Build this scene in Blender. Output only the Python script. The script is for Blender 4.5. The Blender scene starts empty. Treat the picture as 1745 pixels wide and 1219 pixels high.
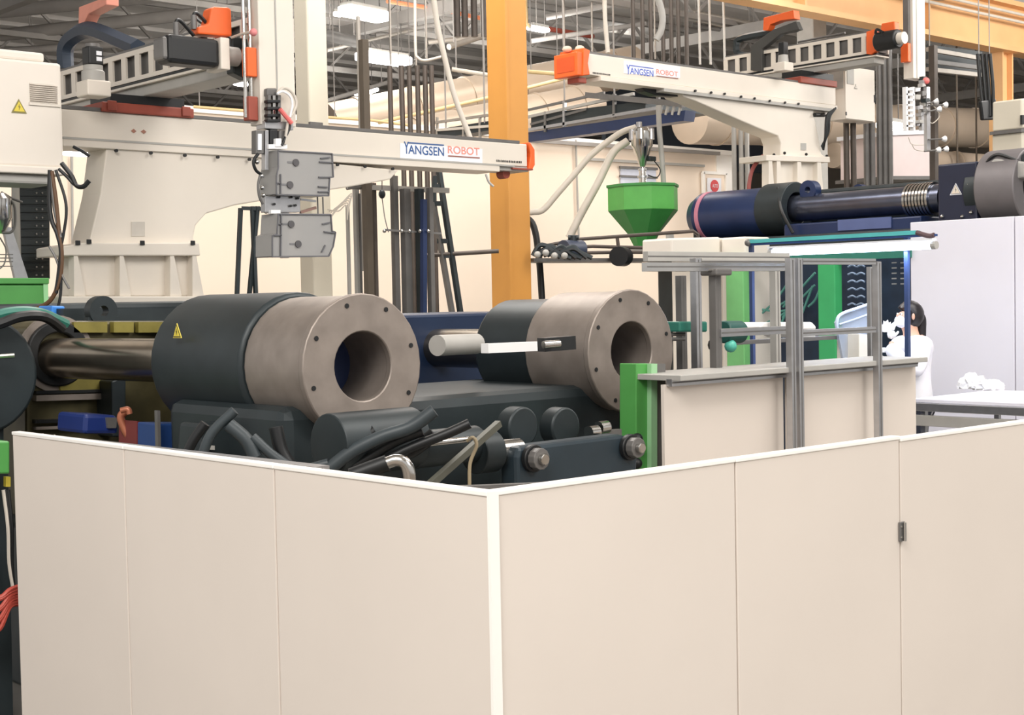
import bpy, bmesh, math, random
from mathutils import Vector, Matrix
random.seed(7)
S = bpy.context.scene
COL = S.collection

# ------------------------------------------------------------------ camera, world, lights, exposure
# world axes: +X runs along the right-hand fence, +Y along the left-hand fence, eye at 1.7 m
FPX, PCX, PCY, EYE = 2500.0, 872.5, 609.5, 1.70
A, PITCH, ROLL = math.radians(47.8), math.atan(0.0394), 0.020
FW = Vector((math.cos(A)*math.cos(PITCH), math.sin(A)*math.cos(PITCH), -math.sin(PITCH)))
R0 = Vector((math.sin(A), -math.cos(A), 0))
U0 = R0.cross(FW)
RR = R0*math.cos(ROLL) - U0*math.sin(ROLL)
UR = U0*math.cos(ROLL) + R0*math.sin(ROLL)
CAMP = Vector((0, 0, EYE))
cd = bpy.data.cameras.new('camera'); cam = bpy.data.objects.new('camera', cd); COL.objects.link(cam)
cd.sensor_width = 36; cd.sensor_fit = 'HORIZONTAL'; cd.lens = 36*FPX/1745; cd.clip_end = 200; cd.clip_start = 0.05
cam.matrix_world = Matrix(((RR.x, UR.x, -FW.x, CAMP.x), (RR.y, UR.y, -FW.y, CAMP.y), (RR.z, UR.z, -FW.z, CAMP.z), (0, 0, 0, 1)))
S.camera = cam
S.view_settings.view_transform = 'Standard'; S.view_settings.look = 'None'
S.view_settings.gamma = 1; S.view_settings.use_curve_mapping = False
S.view_settings.exposure = 0.25
w = bpy.data.worlds.new('ambient_fill'); S.world = w; w.use_nodes = True  # even ambient fill from the open sides, not a daylight source
w.node_tree.nodes['Background'].inputs[0].default_value = (1.0, 0.975, 0.945, 1)
w.node_tree.nodes['Background'].inputs[1].default_value = 0.62

def area(name, loc, target, size, power, col, sy=None):
    l = bpy.data.lights.new(name, 'AREA'); l.energy = power; l.color = col
    l.shape = 'RECTANGLE'; l.size = size; l.size_y = sy or size
    o = bpy.data.objects.new(name, l); COL.objects.link(o); o.location = loc
    o.rotation_euler = (Vector(target)-Vector(loc)).to_track_quat('-Z', 'Y').to_euler()
    return o
WARM = (1.0, 0.955, 0.905)
FL = -0.5          # hall floor; the eye is 2.2 m above it
area('unseen_hall_light', (-1.5, 0.5, 7.5), (3.5, 5, 0), 4, 640, WARM)  # added out of view, without a fixture, to brighten the left fence
area('unseen_hall_light', (7, -5, 8.2), (7, 10, 1.5), 5, 500, WARM)  # key light added out of view to brighten the faces turned its way
area('unseen_hall_light', (9, 3, 8.2), (9, 8, 0), 5, 520, WARM)
area('unseen_hall_light', (9, 12.5, 8.2), (8, 14, 0), 5, 660, WARM)
area('unseen_hall_light', (18, 8, 8.2), (18, 13, 0), 5, 430, WARM)
area('unseen_hall_light', (18, 17, 8.2), (18, 20, 1), 5, 520, WARM)
area('unseen_hall_light', (28, 8, 8.2), (28, 14, 3), 5, 1300, WARM)  # added out of view to brighten the tan girder

# ------------------------------------------------------------------ helpers
def lin(c): c /= 255; return c/12.92 if c <= 0.04045 else ((c+0.055)/1.055)**2.4
def rgb(r, g, b): return (lin(r), lin(g), lin(b), 1)
MATS = {}
def mat(name, c, rough=0.5, metal=0.0, var=0.06, scale=6, emit=None, es=0, alpha=None, trans=0, bump=0.0, coat=0):
    if name in MATS: return MATS[name]
    m = bpy.data.materials.new(name); m.use_nodes = True; nt = m.node_tree
    b = nt.nodes['Principled BSDF']
    b.inputs['Roughness'].default_value = rough; b.inputs['Metallic'].default_value = metal
    col = rgb(*c)
    tc = nt.nodes.new('ShaderNodeTexCoord'); nz = nt.nodes.new('ShaderNodeTexNoise')
    nz.inputs['Scale'].default_value = scale; nz.inputs['Detail'].default_value = 5
    nt.links.new(tc.outputs['Object'], nz.inputs['Vector'])
    rp = nt.nodes.new('ShaderNodeValToRGB')
    rp.color_ramp.elements[0].position = 0.3; rp.color_ramp.elements[1].position = 0.7
    rp.color_ramp.elements[0].color = tuple(x*(1-var) for x in col[:3])+(1,)
    rp.color_ramp.elements[1].color = tuple(min(1, x*(1+var)) for x in col[:3])+(1,)
    nt.links.new(nz.outputs['Fac'], rp.inputs['Fac']); nt.links.new(rp.outputs['Color'], b.inputs['Base Color'])
    if bump:
        bp = nt.nodes.new('ShaderNodeBump'); bp.inputs['Strength'].default_value = bump
        nt.links.new(nz.outputs['Fac'], bp.inputs['Height']); nt.links.new(bp.outputs['Normal'], b.inputs['Normal'])
    if emit: b.inputs['Emission Color'].default_value = rgb(*emit); b.inputs['Emission Strength'].default_value = es
    if alpha is not None: b.inputs['Alpha'].default_value = alpha
    if trans: b.inputs['Transmission Weight'].default_value = trans
    if coat: b.inputs['Coat Weight'].default_value = coat
    MATS[name] = m; return m
CREAM = mat('cream_panel', (224, 214, 204), 0.55, var=0.02, scale=1.5)
CAP = mat('white_cap', (252, 249, 243), 0.4, var=0.01)
WALLM = mat('wall_paint', (244, 228, 210), 0.8, var=0.03, scale=0.6)
WHITE = mat('robot_white', (226, 218, 206), 0.42, var=0.02, scale=3)
WHITE2 = mat('cabinet_white', (231, 223, 212), 0.5, var=0.02, scale=3)
COOLW = mat('guard_white', (224, 222, 230), 0.5, var=0.02, scale=2)
LGREY = mat('light_grey_paint', (172, 170, 165), 0.5)
GREY = mat('grey_steel', (112, 110, 108), 0.45, 0.3, var=0.12)
ALU = mat('aluminium', (186, 186, 188), 0.3, 0.85, var=0.06, scale=20)
CHROME = mat('polished_steel', (200, 198, 194), 0.16, 1.0, var=0.05, scale=9)
BARM = mat('tie_bar_steel', (150, 140, 126), 0.24, 0.95, var=0.15, scale=5)
MACH = mat('machined_steel', (150, 140, 132), 0.5, 0.55, var=0.14, scale=8, bump=0.05)
DARK = mat('machine_dark', (42, 50, 53), 0.45, 0.2, var=0.2, scale=4)
BLACK = mat('black_rubber', (22, 24, 26), 0.45, var=0.15)
NAVY = mat('navy_paint', (34, 50, 88), 0.35, 0.1, var=0.15, scale=3)
BLUEM = mat('blue_paint', (36, 66, 120), 0.4)
OLIVE = mat('olive_machined', (88, 82, 56), 0.45, 0.4, var=0.22, scale=7, bump=0.05)
OLIVEY = mat('olive_yellow', (134, 124, 58), 0.5, 0.1, var=0.18, scale=7)
ORANGE = mat('robot_orange', (240, 104, 44), 0.4, var=0.05)
BRICKR = mat('red_brown_paint', (158, 76, 60), 0.5, var=0.1)
YELLOW = mat('column_yellow', (206, 146, 70), 0.5, var=0.05, scale=2)
TAN = mat('girder_tan', (224, 176, 124), 0.55, var=0.06, scale=1.5)
PIPEY = mat('gas_pipe_yellow', (232, 204, 150), 0.5)
COLW = mat('column_cream', (214, 207, 190), 0.6, var=0.04, scale=2)
GREEN = mat('machine_green', (82, 156, 78), 0.4, var=0.05)
GREEND = mat('hopper_green_shaded', (60, 140, 68), 0.38, var=0.05)  # shaded tone of the hopper paint
TEAL = mat('teal_green', (50, 120, 105), 0.4)
PIPED = mat('dark_pipe', (84, 76, 70), 0.5, 0.3, var=0.15)
PIPEL = mat('galvanised_pipe', (168, 162, 154), 0.45, 0.5, var=0.1)
DUCTM = mat('duct_beige', (186, 170, 152), 0.4, 0.3, var=0.07, scale=1.5)
ROOFM = mat('roof_deck', (212, 208, 204), 0.8, var=0.15, scale=0.5)
TRUSSM = mat('roof_steel', (150, 146, 142), 0.7, var=0.12, scale=2)
FLOORM = mat('floor_concrete', (150, 146, 140), 0.35, var=0.1, scale=0.8)
HOSEW = mat('hose_white', (206, 198, 186), 0.5)
COPPER = mat('copper_hose', (176, 108, 80), 0.4, 0.3)
REDC = mat('red_cable', (190, 80, 66), 0.5)
WARNY = mat('sign_yellow', (226, 205, 74), 0.5, var=0.01)
SIGNW = mat('sign_white', (238, 240, 246), 0.5, var=0.01)
SIGNB = mat('sign_blue', (52, 92, 150), 0.5, var=0.01)
SIGNB2 = mat('sign_royal_blue', (70, 100, 200), 0.5, var=0.01)
SIGNR = mat('sign_pale_red', (232, 150, 134), 0.5, var=0.01)
SIGNK = mat('sign_black', (40, 40, 40), 0.5, var=0.01)
ALTOR = mat('stop_red', (214, 84, 88), 0.5, var=0.02)
LAMPM = mat('lamp_lit', (255, 255, 255), 0.5, emit=(255, 252, 244), es=9)
TUBEM = mat('tube_lit', (255, 255, 255), 0.5, emit=(205, 222, 255), es=12)
BOXM = mat('smoky_plastic', (168, 167, 165), 0.25, alpha=0.84, var=0.02)
BOXD = mat('smoky_plastic_edge', (104, 104, 108), 0.3, var=0.03)
CLEARM = mat('clear_plastic', (170, 182, 200), 0.15, alpha=0.5, var=0.02)
WPLAST = mat('white_plastic', (245, 245, 245), 0.4, var=0.01)
SKIN = mat('skin', (206, 160, 134), 0.5)
HAIR = mat('black_hair', (24, 20, 24), 0.4, var=0.3, scale=60)
COATM = mat('white_coat', (236, 236, 242), 0.8, var=0.03)
TROUS = mat('dark_trousers', (50, 54, 66), 0.8)
PINKB = mat('pale_pink_panel', (226, 210, 208), 0.5, var=0.02)
BINB = mat('blue_bin', (60, 140, 230), 0.4)

def ray(x, y): return FW + RR*((x-PCX)/FPX) - UR*((y-PCY)/FPX)
def pv(x, y, v): d = ray(x, y); return CAMP + d*(v/d.y)
def pu(x, y, u): d = ray(x, y); return CAMP + d*(u/d.x)
def pz(x, y, z): d = ray(x, y); return CAMP + d*((z-EYE)/d.z)
def pd(x, y, k): return CAMP + ray(x, y)*k
def wz(x, y, u, v):                     # height of the vertical line over (u, v) at image row y
    k = (u*math.cos(A)+v*math.sin(A)); return (CAMP + ray(x, y)*(k/(ray(x, y).x*math.cos(A)+ray(x, y).y*math.sin(A)))).z

def catmull(pts, n=5):
    pts = [Vector(p) for p in pts]
    if len(pts) < 3: return pts
    P = [pts[0]*2-pts[1]] + pts + [pts[-1]*2-pts[-2]]; out = []
    for i in range(1, len(P)-2):
        for k in range(n):
            t = k/n; a, b, c, d = P[i-1], P[i], P[i+1], P[i+2]
            out.append(0.5*((2*b)+(c-a)*t+(2*a-5*b+4*c-d)*t*t+(3*b-a-3*c+d)*t**3))
    out.append(pts[-1]); return out

class MB:
    def __init__(s): s.v = []; s.f = []
    def box(s, a, b):
        a, b = Vector(a), Vector(b); lo = [min(a[i], b[i]) for i in range(3)]; hi = [max(a[i], b[i]) for i in range(3)]
        n = len(s.v)
        for z in (lo[2], hi[2]):
            for x, y in ((lo[0], lo[1]), (hi[0], lo[1]), (hi[0], hi[1]), (lo[0], hi[1])): s.v.append((x, y, z))
        s.f += [[n+i for i in q] for q in ((3, 2, 1, 0), (4, 5, 6, 7), (0, 1, 5, 4), (1, 2, 6, 5), (2, 3, 7, 6), (3, 0, 4, 7))]
        return s
    def prism(s, pts, vec):
        n = len(s.v); m = len(pts); vec = Vector(vec); pts = [Vector(p) for p in pts]
        s.v += [tuple(p) for p in pts] + [tuple(p+vec) for p in pts]
        s.f.append([n+i for i in range(m)]); s.f.append([n+m+i for i in reversed(range(m))])
        for i in range(m): j = (i+1) % m; s.f.append([n+j, n+i, n+m+i, n+m+j])
        return s
    def cyl(s, p0, p1, r, r1=None, n=16, caps=True, ph=0):
        p0, p1 = Vector(p0), Vector(p1); r1 = r if r1 is None else r1
        d = (p1-p0).normalized(); a = d.orthogonal().normalized()
        if abs(d.z) > 0.999: a = Vector((1, 0, 0))
        b = d.cross(a); k = len(s.v)
        for p, q in ((p0, r), (p1, r1)):
            for i in range(n):
                t = 2*math.pi*(i+ph)/n; s.v.append(tuple(p+(a*math.cos(t)+b*math.sin(t))*q))
        for i in range(n): j = (i+1) % n; s.f.append([k+i, k+j, k+n+j, k+n+i])
        if caps: s.f.append([k+i for i in reversed(range(n))]); s.f.append([k+n+i for i in range(n)])
        return s
    def tubering(s, p0, p1, ro, ri, n=32):
        p0, p1 = Vector(p0), Vector(p1); d = (p1-p0).normalized(); a = d.orthogonal().normalized(); b = d.cross(a); k = len(s.v)
        for p, r in ((p0, ro), (p1, ro), (p1, ri), (p0, ri)):
            for i in range(n): t = 2*math.pi*i/n; s.v.append(tuple(p+(a*math.cos(t)+b*math.sin(t))*r))
        for q in range(4):
            for i in range(n):
                j = (i+1) % n; q2 = (q+1) % 4
                s.f.append([k+q*n+i, k+q*n+j, k+q2*n+j, k+q2*n+i])
        return s
    def tube(s, pts, r, n=8, smooth=True, rad=None):
        pts = catmull(pts) if smooth else [Vector(p) for p in pts]; k = len(s.v); m = len(pts); a = None
        for i, p in enumerate(pts):
            d = (pts[min(i+1, m-1)]-pts[max(i-1, 0)]).normalized()
            a = d.orthogonal().normalized() if a is None else (a-d*a.dot(d)).normalized()
            b = d.cross(a); rr = r if rad is None else rad[min(len(rad)-1, int(i*len(rad)/m))]
            for q in range(n): t = 2*math.pi*q/n; s.v.append(tuple(p+(a*math.cos(t)+b*math.sin(t))*rr))
        for i in range(m-1):
            for q in range(n): j = (q+1) % n; s.f.append([k+i*n+q, k+i*n+j, k+(i+1)*n+j, k+(i+1)*n+q])
        s.f.append([k+q for q in reversed(range(n))]); s.f.append([k+(m-1)*n+q for q in range(n)])
        return s
    def bar(s, p0, p1, w, h=None, up=(0, 0, 1)):
        p0, p1 = Vector(p0), Vector(p1); h = h or w; d = (p1-p0).normalized(); up = Vector(up)
        if abs(d.dot(up)) > 0.95: up = Vector((1, 0, 0))
        a = d.cross(up).normalized()*w/2; b = a.cross(d).normalized()*h/2
        return s.prism([p0-a-b, p0+a-b, p0+a+b, p0-a+b], p1-p0)
    def ball(s, c, r, sc=(1, 1, 1), n=14, m=9):
        c = Vector(c); k = len(s.v); s.v.append(tuple(c+Vector((0, 0, r*sc[2]))))
        for i in range(1, m):
            ph = math.pi*i/m
            for j in range(n): t = 2*math.pi*j/n; s.v.append(tuple(c+Vector((r*sc[0]*math.sin(ph)*math.cos(t), r*sc[1]*math.sin(ph)*math.sin(t), r*sc[2]*math.cos(ph)))))
        s.v.append(tuple(c-Vector((0, 0, r*sc[2])))); e = len(s.v)-1
        for j in range(n): s.f.append([k, k+1+j, k+1+(j+1) % n]); s.f.append([e, e-n+(j+1) % n, e-n+j])
        for i in range(m-2):
            for j in range(n): a = k+1+i*n; s.f.append([a+j, a+n+j, a+n+(j+1) % n, a+(j+1) % n])
        return s
    def lathe(s, c, prof, n=16, ph=0):
        c = Vector(c); k = len(s.v)
        for r, z in prof:
            for i in range(n): t = 2*math.pi*(i+ph)/n; s.v.append(tuple(c+Vector((r*math.cos(t), r*math.sin(t), z))))
        for q in range(len(prof)-1):
            for i in range(n): j = (i+1) % n; s.f.append([k+q*n+i, k+q*n+j, k+(q+1)*n+j, k+(q+1)*n+i])
        s.f.append([k+i for i in reversed(range(n))]); s.f.append([k+(len(prof)-1)*n+i for i in range(n)])
        return s
    def vpoly(s, px, v, t): return s.prism([pv(x, y, v) for x, y in px], (0, t, 0))
    def upoly(s, px, u, t): return s.prism([pu(x, y, u) for x, y in px], (t, 0, 0))
    def build(s, name, m, parent=None, bevel=0, smooth=False, label=None, cat=None, group=None, kind=None):
        me = bpy.data.meshes.new(name)
        if parent is not None: off = WORLDLOC[parent.name]
        else:
            xs, ys, zs = zip(*s.v); off = Vector(((min(xs)+max(xs))/2, (min(ys)+max(ys))/2, min(zs)))
        me.from_pydata([tuple(Vector(p)-off) for p in s.v], [], s.f); me.update()
        bm = bmesh.new(); bm.from_mesh(me); bmesh.ops.recalc_face_normals(bm, faces=bm.faces); bm.to_mesh(me); bm.free()
        me.materials.append(m)
        if smooth: me.polygons.foreach_set('use_smooth', [True]*len(me.polygons)); me.set_sharp_from_angle(angle=math.radians(38))
        o = bpy.data.objects.new(name, me); COL.objects.link(o)
        if parent is not None: o.parent = parent; WORLDLOC[o.name] = off
        else: o.location = off; WORLDLOC[o.name] = off
        if bevel:
            b = o.modifiers.new('bevel', 'BEVEL'); b.width = bevel; b.segments = 2; b.limit_method = 'ANGLE'
        tag(o, label, cat, group, kind); return o
WORLDLOC = {}
def tag(o, label=None, cat=None, group=None, kind=None):
    for k, v in (('label', label), ('category', cat), ('group', group), ('kind', kind)):
        if v: o[k] = v
def thing(name, loc, label, cat, group=None):
    o = bpy.data.objects.new(name, None); COL.objects.link(o); o.location = loc; o.empty_display_size = 0.1
    WORLDLOC[o.name] = Vector(loc); tag(o, label, cat, group); return o
def kids(o): return [c for c in COL.objects if c.parent == o]
def copy_tree(o, parent=None):
    c = o.copy(); COL.objects.link(c); WORLDLOC[c.name] = WORLDLOC[o.name]
    if parent: c.parent = parent
    for ch in kids(o): copy_tree(ch, c)
    return c
def text(body, name, m, parent, origin, xdir, height, width=None, up=(0, 0, 1), thick=0.002, label=None):
    cu = bpy.data.curves.new('t', 'FONT'); cu.body = body; cu.size = 1; cu.extrude = 0.0; cu.offset = 0.012
    t = bpy.data.objects.new('t', cu); COL.objects.link(t); bpy.context.view_layer.update()
    me = bpy.data.meshes.new_from_object(t.evaluated_get(bpy.context.evaluated_depsgraph_get()))
    COL.objects.unlink(t); bpy.data.objects.remove(t)
    xs = [v.co.x for v in me.vertices]; ys = [v.co.y for v in me.vertices]
    x0, y0, W, H = min(xs), min(ys), max(xs)-min(xs), max(ys)-min(ys)
    X = Vector(xdir).normalized(); Y = Vector(up); sx = (width/W if width else height/H); sy = height/H
    O = Vector(origin)-WORLDLOC[parent.name]
    for v in me.vertices: v.co = O + X*((v.co.x-x0)*sx) + Y*((v.co.y-y0)*sy)
    me.name = name; me.materials.clear(); me.materials.append(m)
    o = bpy.data.objects.new(name, me); COL.objects.link(o); o.parent = parent; WORLDLOC[o.name] = WORLDLOC[parent.name]
    if label: o['label'] = label
    return o
def dash_text(name, m, parent, pts, h, xdir, seed=1):      # a row of tiny unreadable characters
    r = random.Random(seed); mb = MB(); p, q = Vector(pts[0]), Vector(pts[1]); L = (q-p).length; d = (q-p).normalized(); s_ = 0
    n = Vector((0, -0.002, 0))
    while s_ < L:
        ww = r.uniform(0.4, 1.0)*h
        mb.prism([p+d*s_, p+d*(s_+ww*0.7), p+d*(s_+ww*0.7)+Vector((0, 0, h*r.uniform(0.7, 1))), p+d*s_+Vector((0, 0, h))], n); s_ += ww+h*0.25
    return mb.build(name, m, parent)

# ------------------------------------------------------------------ structure
MB().box((-14, -14, FL-0.1), (60, 60, FL)).build('floor', FLOORM, kind='structure')
ce = MB().box((-2, -8, 9.0), (60, 60, 9.15)).build('ceiling', ROOFM, kind='structure')
for k in range(40):
    MB().box((-2+0, 4+k*1.4, 8.90), (60, 4.35+k*1.4, 9.02)).build('deck_rib', ROOFM, ce)
MB().box((-2, 58, FL), (60, 58.2, 9)).build('wall_back', mat('hall_wall', (150, 140, 128), 0.8, var=0.08, scale=0.3), kind='structure')
MB().box((56, -8, FL), (56.2, 58, 9)).build('wall_right', MATS['hall_wall'], kind='structure')
# cream office partition
WV = 20.0
wt = pv(905, 236, WV).z
we = pv(1246, 300, WV).x
wl = MB().box((1.5, WV, FL), (we, WV+0.2, wt)).build('wall_partition', WALLM, kind='structure')
MB().box((1.5, WV-0.06, wt-0.02), (we+0.03, WV+0.24, wt+0.07)).build('coping', CAP, wl)
MB().box((we-0.5, WV-0.03, FL), (we, WV, wt)).build('corner_strip', CAP, wl)
MB().bar(pv(915, 240, WV-0.12), pv(1226, 262, WV-0.12), 0.05, 0.07).build('conduit', TRUSSM, wl)
MB().bar(pv(1000, 271, WV-0.05), pv(1200, 283, WV-0.05), 0.04, 0.05).build('trim_rail', LGREY, wl)
MB().cyl(pv(981, 238, WV-0.06), pv(987, 430, WV-0.06), 0.02).build('conduit', LGREY, wl)
MB().cyl(pv(122, 262, WV-0.1), pv(124, 440, WV-0.1), 0.02).build('conduit', LGREY, wl)
wn = MB().vpoly([(1058, 284), (1118, 287), (1118, 318), (1058, 316)], WV-0.04, 0.03).build('window_1', mat('window_glass_dim', (206, 212, 226), 0.3), kind='structure')
MB().bar(pv(1056, 285, WV-0.06), pv(1120, 288, WV-0.06), 0.04, 0.05).build('window_frame', GREY, wn)
MB().bar(pv(1056, 300, WV-0.06), pv(1120, 303, WV-0.06), 0.03, 0.04).build('window_bar', GREY, wn)
dr = MB().vpoly([(1199, 296), (1236, 298), (1240, 470), (1201, 470)], WV-0.05, 0.04).build('door_1', WALLM, kind='structure')
for a_, b_ in (((1198, 294), (1202, 470)), ((1237, 296), (1241, 470)), ((1198, 294), (1237, 296))):
    MB().bar(pv(*a_, WV-0.07), pv(*b_, WV-0.07), 0.06).build('door_frame', CAP, dr)
sg = MB().vpoly([(1206, 303), (1229, 304), (1229, 331), (1206, 330)], WV-0.09, 0.02).build('wall_sign', SIGNW, label='small white wall sign with a red disc reading ALTO on the cream partition', cat='sign')
c0 = pv(1217.5, 317, WV-0.1)
WORLDLOC[sg.name] = WORLDLOC[sg.name]
def sub(parent, mb, name, m, **k): return mb.build(name, m, parent, **k)
sub(sg, MB().cyl(c0, c0+Vector((0, -0.015, 0)), 0.125, n=24), 'red_disc', ALTOR)
text('ALTO', 'lettering', SIGNW, sg, c0+Vector((-0.085, -0.02, -0.035)), (1, 0, 0), 0.07, 0.17)

# ------------------------------------------------------------------ roof steel, girder, columns, ducts
ORD = ['leftmost', 'second from left', 'third from left', 'fourth from left', 'fifth from left', 'sixth from left', 'seventh from left', 'eighth from left']
def truss(y, x0, x1, z, h, label):
    t = thing('roof_truss', ((x0+x1)/2, y, z), label, 'truss', 'roof trusses under the deck')
    MB().box((x0, y-0.07, z), (x1, y+0.07, z+0.12)).build('bottom_chord', TRUSSM, t)
    MB().box((x0, y-0.07, z+h-0.12), (x1, y+0.07, z+h)).build('top_chord', TRUSSM, t)
    m = MB(); n = int((x1-x0)/1.2); st = (x1-x0)/n
    for i in range(n):
        a = (x0+i*st, y, z+0.06 if i % 2 else z+h-0.06); b = (x0+(i+1)*st, y, z+h-0.06 if i % 2 else z+0.06); m.bar(a, b, 0.06)
    m.build('web_bracing', TRUSSM, t)
for k in range(7):
    truss(16.0+k*5.2, 2, 50, 7.75, 1.2, ('nearest' if k == 0 else ('second', 'third', 'fourth', 'fifth', 'sixth')[k-1]+' nearest' if k < 6 else 'farthest')+' of the grey open-web roof trusses')
for k in range(6):
    x = 12+k*7
    MB().box((x-0.1, 10, 7.45), (x+0.1, 56, 7.7)).build('roof_purlin', TRUSSM, label=(ORD[k] if k < 5 else 'rightmost')+' of the long grey purlins under the roof trusses', cat='beam', group='purlins below the trusses')
# crane runway girder (tan)
GV = 16.0; gz = pv(1560, 60, GV).z; g0 = pv(1200, 0, GV).x-1
g = thing('crane_girder', ((20+48)/2, GV, gz), 'massive tan crane runway girder crossing the top right corner', 'girder')
gx0, gx1 = 16.5, 52
MB().box((gx0, GV-0.2, gz), (gx1, GV+0.2, gz+0.10)).build('bottom_flange', TAN, g)
MB().box((gx0, GV-0.02, gz+0.10), (gx1, GV+0.12, gz+0.95)).build('web', TAN, g)
MB().box((gx0, GV-0.22, gz+0.95), (gx1, GV+0.22, gz+1.05)).build('top_flange', TAN, g)
MB().box((gx0, GV-0.06, gz+1.05), (gx1, GV+0.06, gz+1.18)).build('crane_rail', PIPEL, g)
for k in range(9): MB().box((gx0+1+k*4, GV-0.19, gz+0.1), (gx0+1.05+k*4, GV, gz+0.95)).build('stiffener', TAN, g)
for k, dz in enumerate((0.62, 0.78)): MB().cyl((gx0, GV-0.24, gz+dz), (gx1, GV-0.24, gz+dz), 0.03).build('conduit', HOSEW, g)
p = pv(1716, 100, GV)
t = thing('building_column', (p.x, GV+0.1, 0), 'tan steel column below the girder at the right edge', 'column')
MB().box((p.x-0.22, GV-0.02, FL), (p.x-0.17, GV+0.3, gz)).build('flange', TAN, t)
MB().box((p.x+0.17, GV-0.02, FL), (p.x+0.22, GV+0.3, gz)).build('flange', TAN, t)
MB().box((p.x-0.17, GV+0.1, FL), (p.x+0.17, GV+0.16, gz)).build('web', TAN, t)
p = pv(1383, 45, GV+1.5)
t = MB().box((p.x-0.22, GV+1.3, FL), (p.x+0.22, GV+1.7, 8.8)).build('building_column', LGREY, bevel=0.02, label='pale grey column seen behind the short orange cover of the right robot', cat='column')
# yellow box column
yc = pd(868, 300, 17)
t = thing('yellow_column', (yc.x, yc.y, 0), 'broad yellow steel column standing mid frame from floor to roof', 'column')
h_ = 0.165
MB().box((yc.x-h_, yc.y-h_, FL), (yc.x+h_, yc.y+h_, 9)).build('shaft', YELLOW, t, bevel=0.01)
MB().box((yc.x-h_-0.02, yc.y-h_-0.02, FL), (yc.x-h_+0.02, yc.y-h_+0.01, 9)).build('corner_seam', YELLOW, t)
MB().box((yc.x-0.32, yc.y-0.32, FL), (yc.x+0.32, yc.y+0.32, FL+0.04)).build('base_plate', YELLOW, t)
yc2 = pd(530, 100, 15.5)
t = thing('cream_column', (yc2.x, yc2.y, 0), 'cream square column rising just right of the left robot vertical arm', 'column')
MB().box((yc2.x-0.125, yc2.y-0.125, FL), (yc2.x+0.125, yc2.y+0.125, 9)).build('shaft', COLW, t, bevel=0.02)
MB().box((yc2.x-0.25, yc2.y-0.25, FL), (yc2.x+0.25, yc2.y+0.25, FL+0.04)).build('base_plate', COLW, t)
MB().box((yc2.x-0.14, yc2.y-0.16, 3.5), (yc2.x+0.02, yc2.y-0.125, 3.6)).build('clamp', GREY, t)

def duct(a, b, r, name, label, m=DUCTM, rings=6, cat='duct', group=None):
    a, b = Vector(a), Vector(b); t = thing(name, tuple((a+b)/2), label, cat, group)
    MB().cyl(a, b, r, n=28).build('duct_shell', m, t, smooth=True)
    for k in range(rings):
        f0 = a.lerp(b, (k+0.5)/rings); d = (b-a).normalized()*0.03
        MB().tubering(f0-d, f0+d, r+0.02, r-0.01).build('seam_ring', m, t, smooth=True)
    return t
duct(pd(560, 215, 27), pd(1080, 112, 31), 0.42, 'air_duct', 'big round beige duct climbing behind the yellow column')
duct(pd(590, 262, 25.5), pd(1010, 176, 29), 0.40, 'air_duct', 'lower beige duct running under the climbing duct behind the yellow column')
duct(pv(1175, 205, 18.6), pv(1800, 222, 18.6), 0.46, 'air_duct', 'large beige duct passing behind the right robot pedestal', rings=9)
duct(pv(1420, 265, 17.4), pv(1800, 290, 17.4), 0.25, 'air_duct', 'slimmer low duct behind the dark pipes on the right', rings=5)

def hang(o, pts, r=0.008):
    for p_ in pts: MB().cyl((p_[0], p_[1], p_[2]), (p_[0], p_[1], 8.95), r, n=6).build('hanger', TRUSSM, o)
def pipe(pts, r, label, m, name='pipe', cat='pipe', group=None, smooth=False, n=10, hg=False):
    o = MB().tube(pts, r, n=n, smooth=smooth).build(name, m, smooth=True, label=label, cat=cat, group=group)
    if hg: hang(o, [Vector(pts[0]).lerp(Vector(pts[-1]), 0.1), pts[-1]])
    return o
pipe([pd(645, 209, 24), pd(835, 166, 25), pd(985, 128, 26)], 0.032, 'cream pipe rising from the left beam up past the yellow column', PIPEY, hg=True)
pipe([pd(556, 200, 22), pd(632, 205, 22.3), pd(700, 214, 22.6)], 0.022, 'yellow gas pipe just above the left beam beside the cream column', PIPEY, hg=True)
pipe([pd(330, 182, 21), pd(430, 190, 21)], 0.022, 'short yellow pipe between the truss arm and the vertical arm', PIPEY, hg=True)
pipe([pd(660, 2, 29), pd(760, 18, 30), pd(833, 34, 31)], 0.045, 'bright orange-white pipe high up left of the yellow column', mat('orange_pipe', (240, 150, 110), 0.5), hg=True)
pipe([pd(895, 0, 30), pd(897, 40, 30), pd(904, 46, 30)], 0.04, 'thin yellow pipe bending beside the top of the yellow column', PIPEY)
pipe([pd(903, 44, 34), pd(1010, 62, 36)], 0.06, 'red-orange pipe slanting above the right robot orange end cap', BRICKR, hg=True)
pipe([pd(900, 122, 22), pd(950, 126, 22)], 0.03, 'short cream pipe left of the right robot orange end cap', PIPEY, hg=True)

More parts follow.
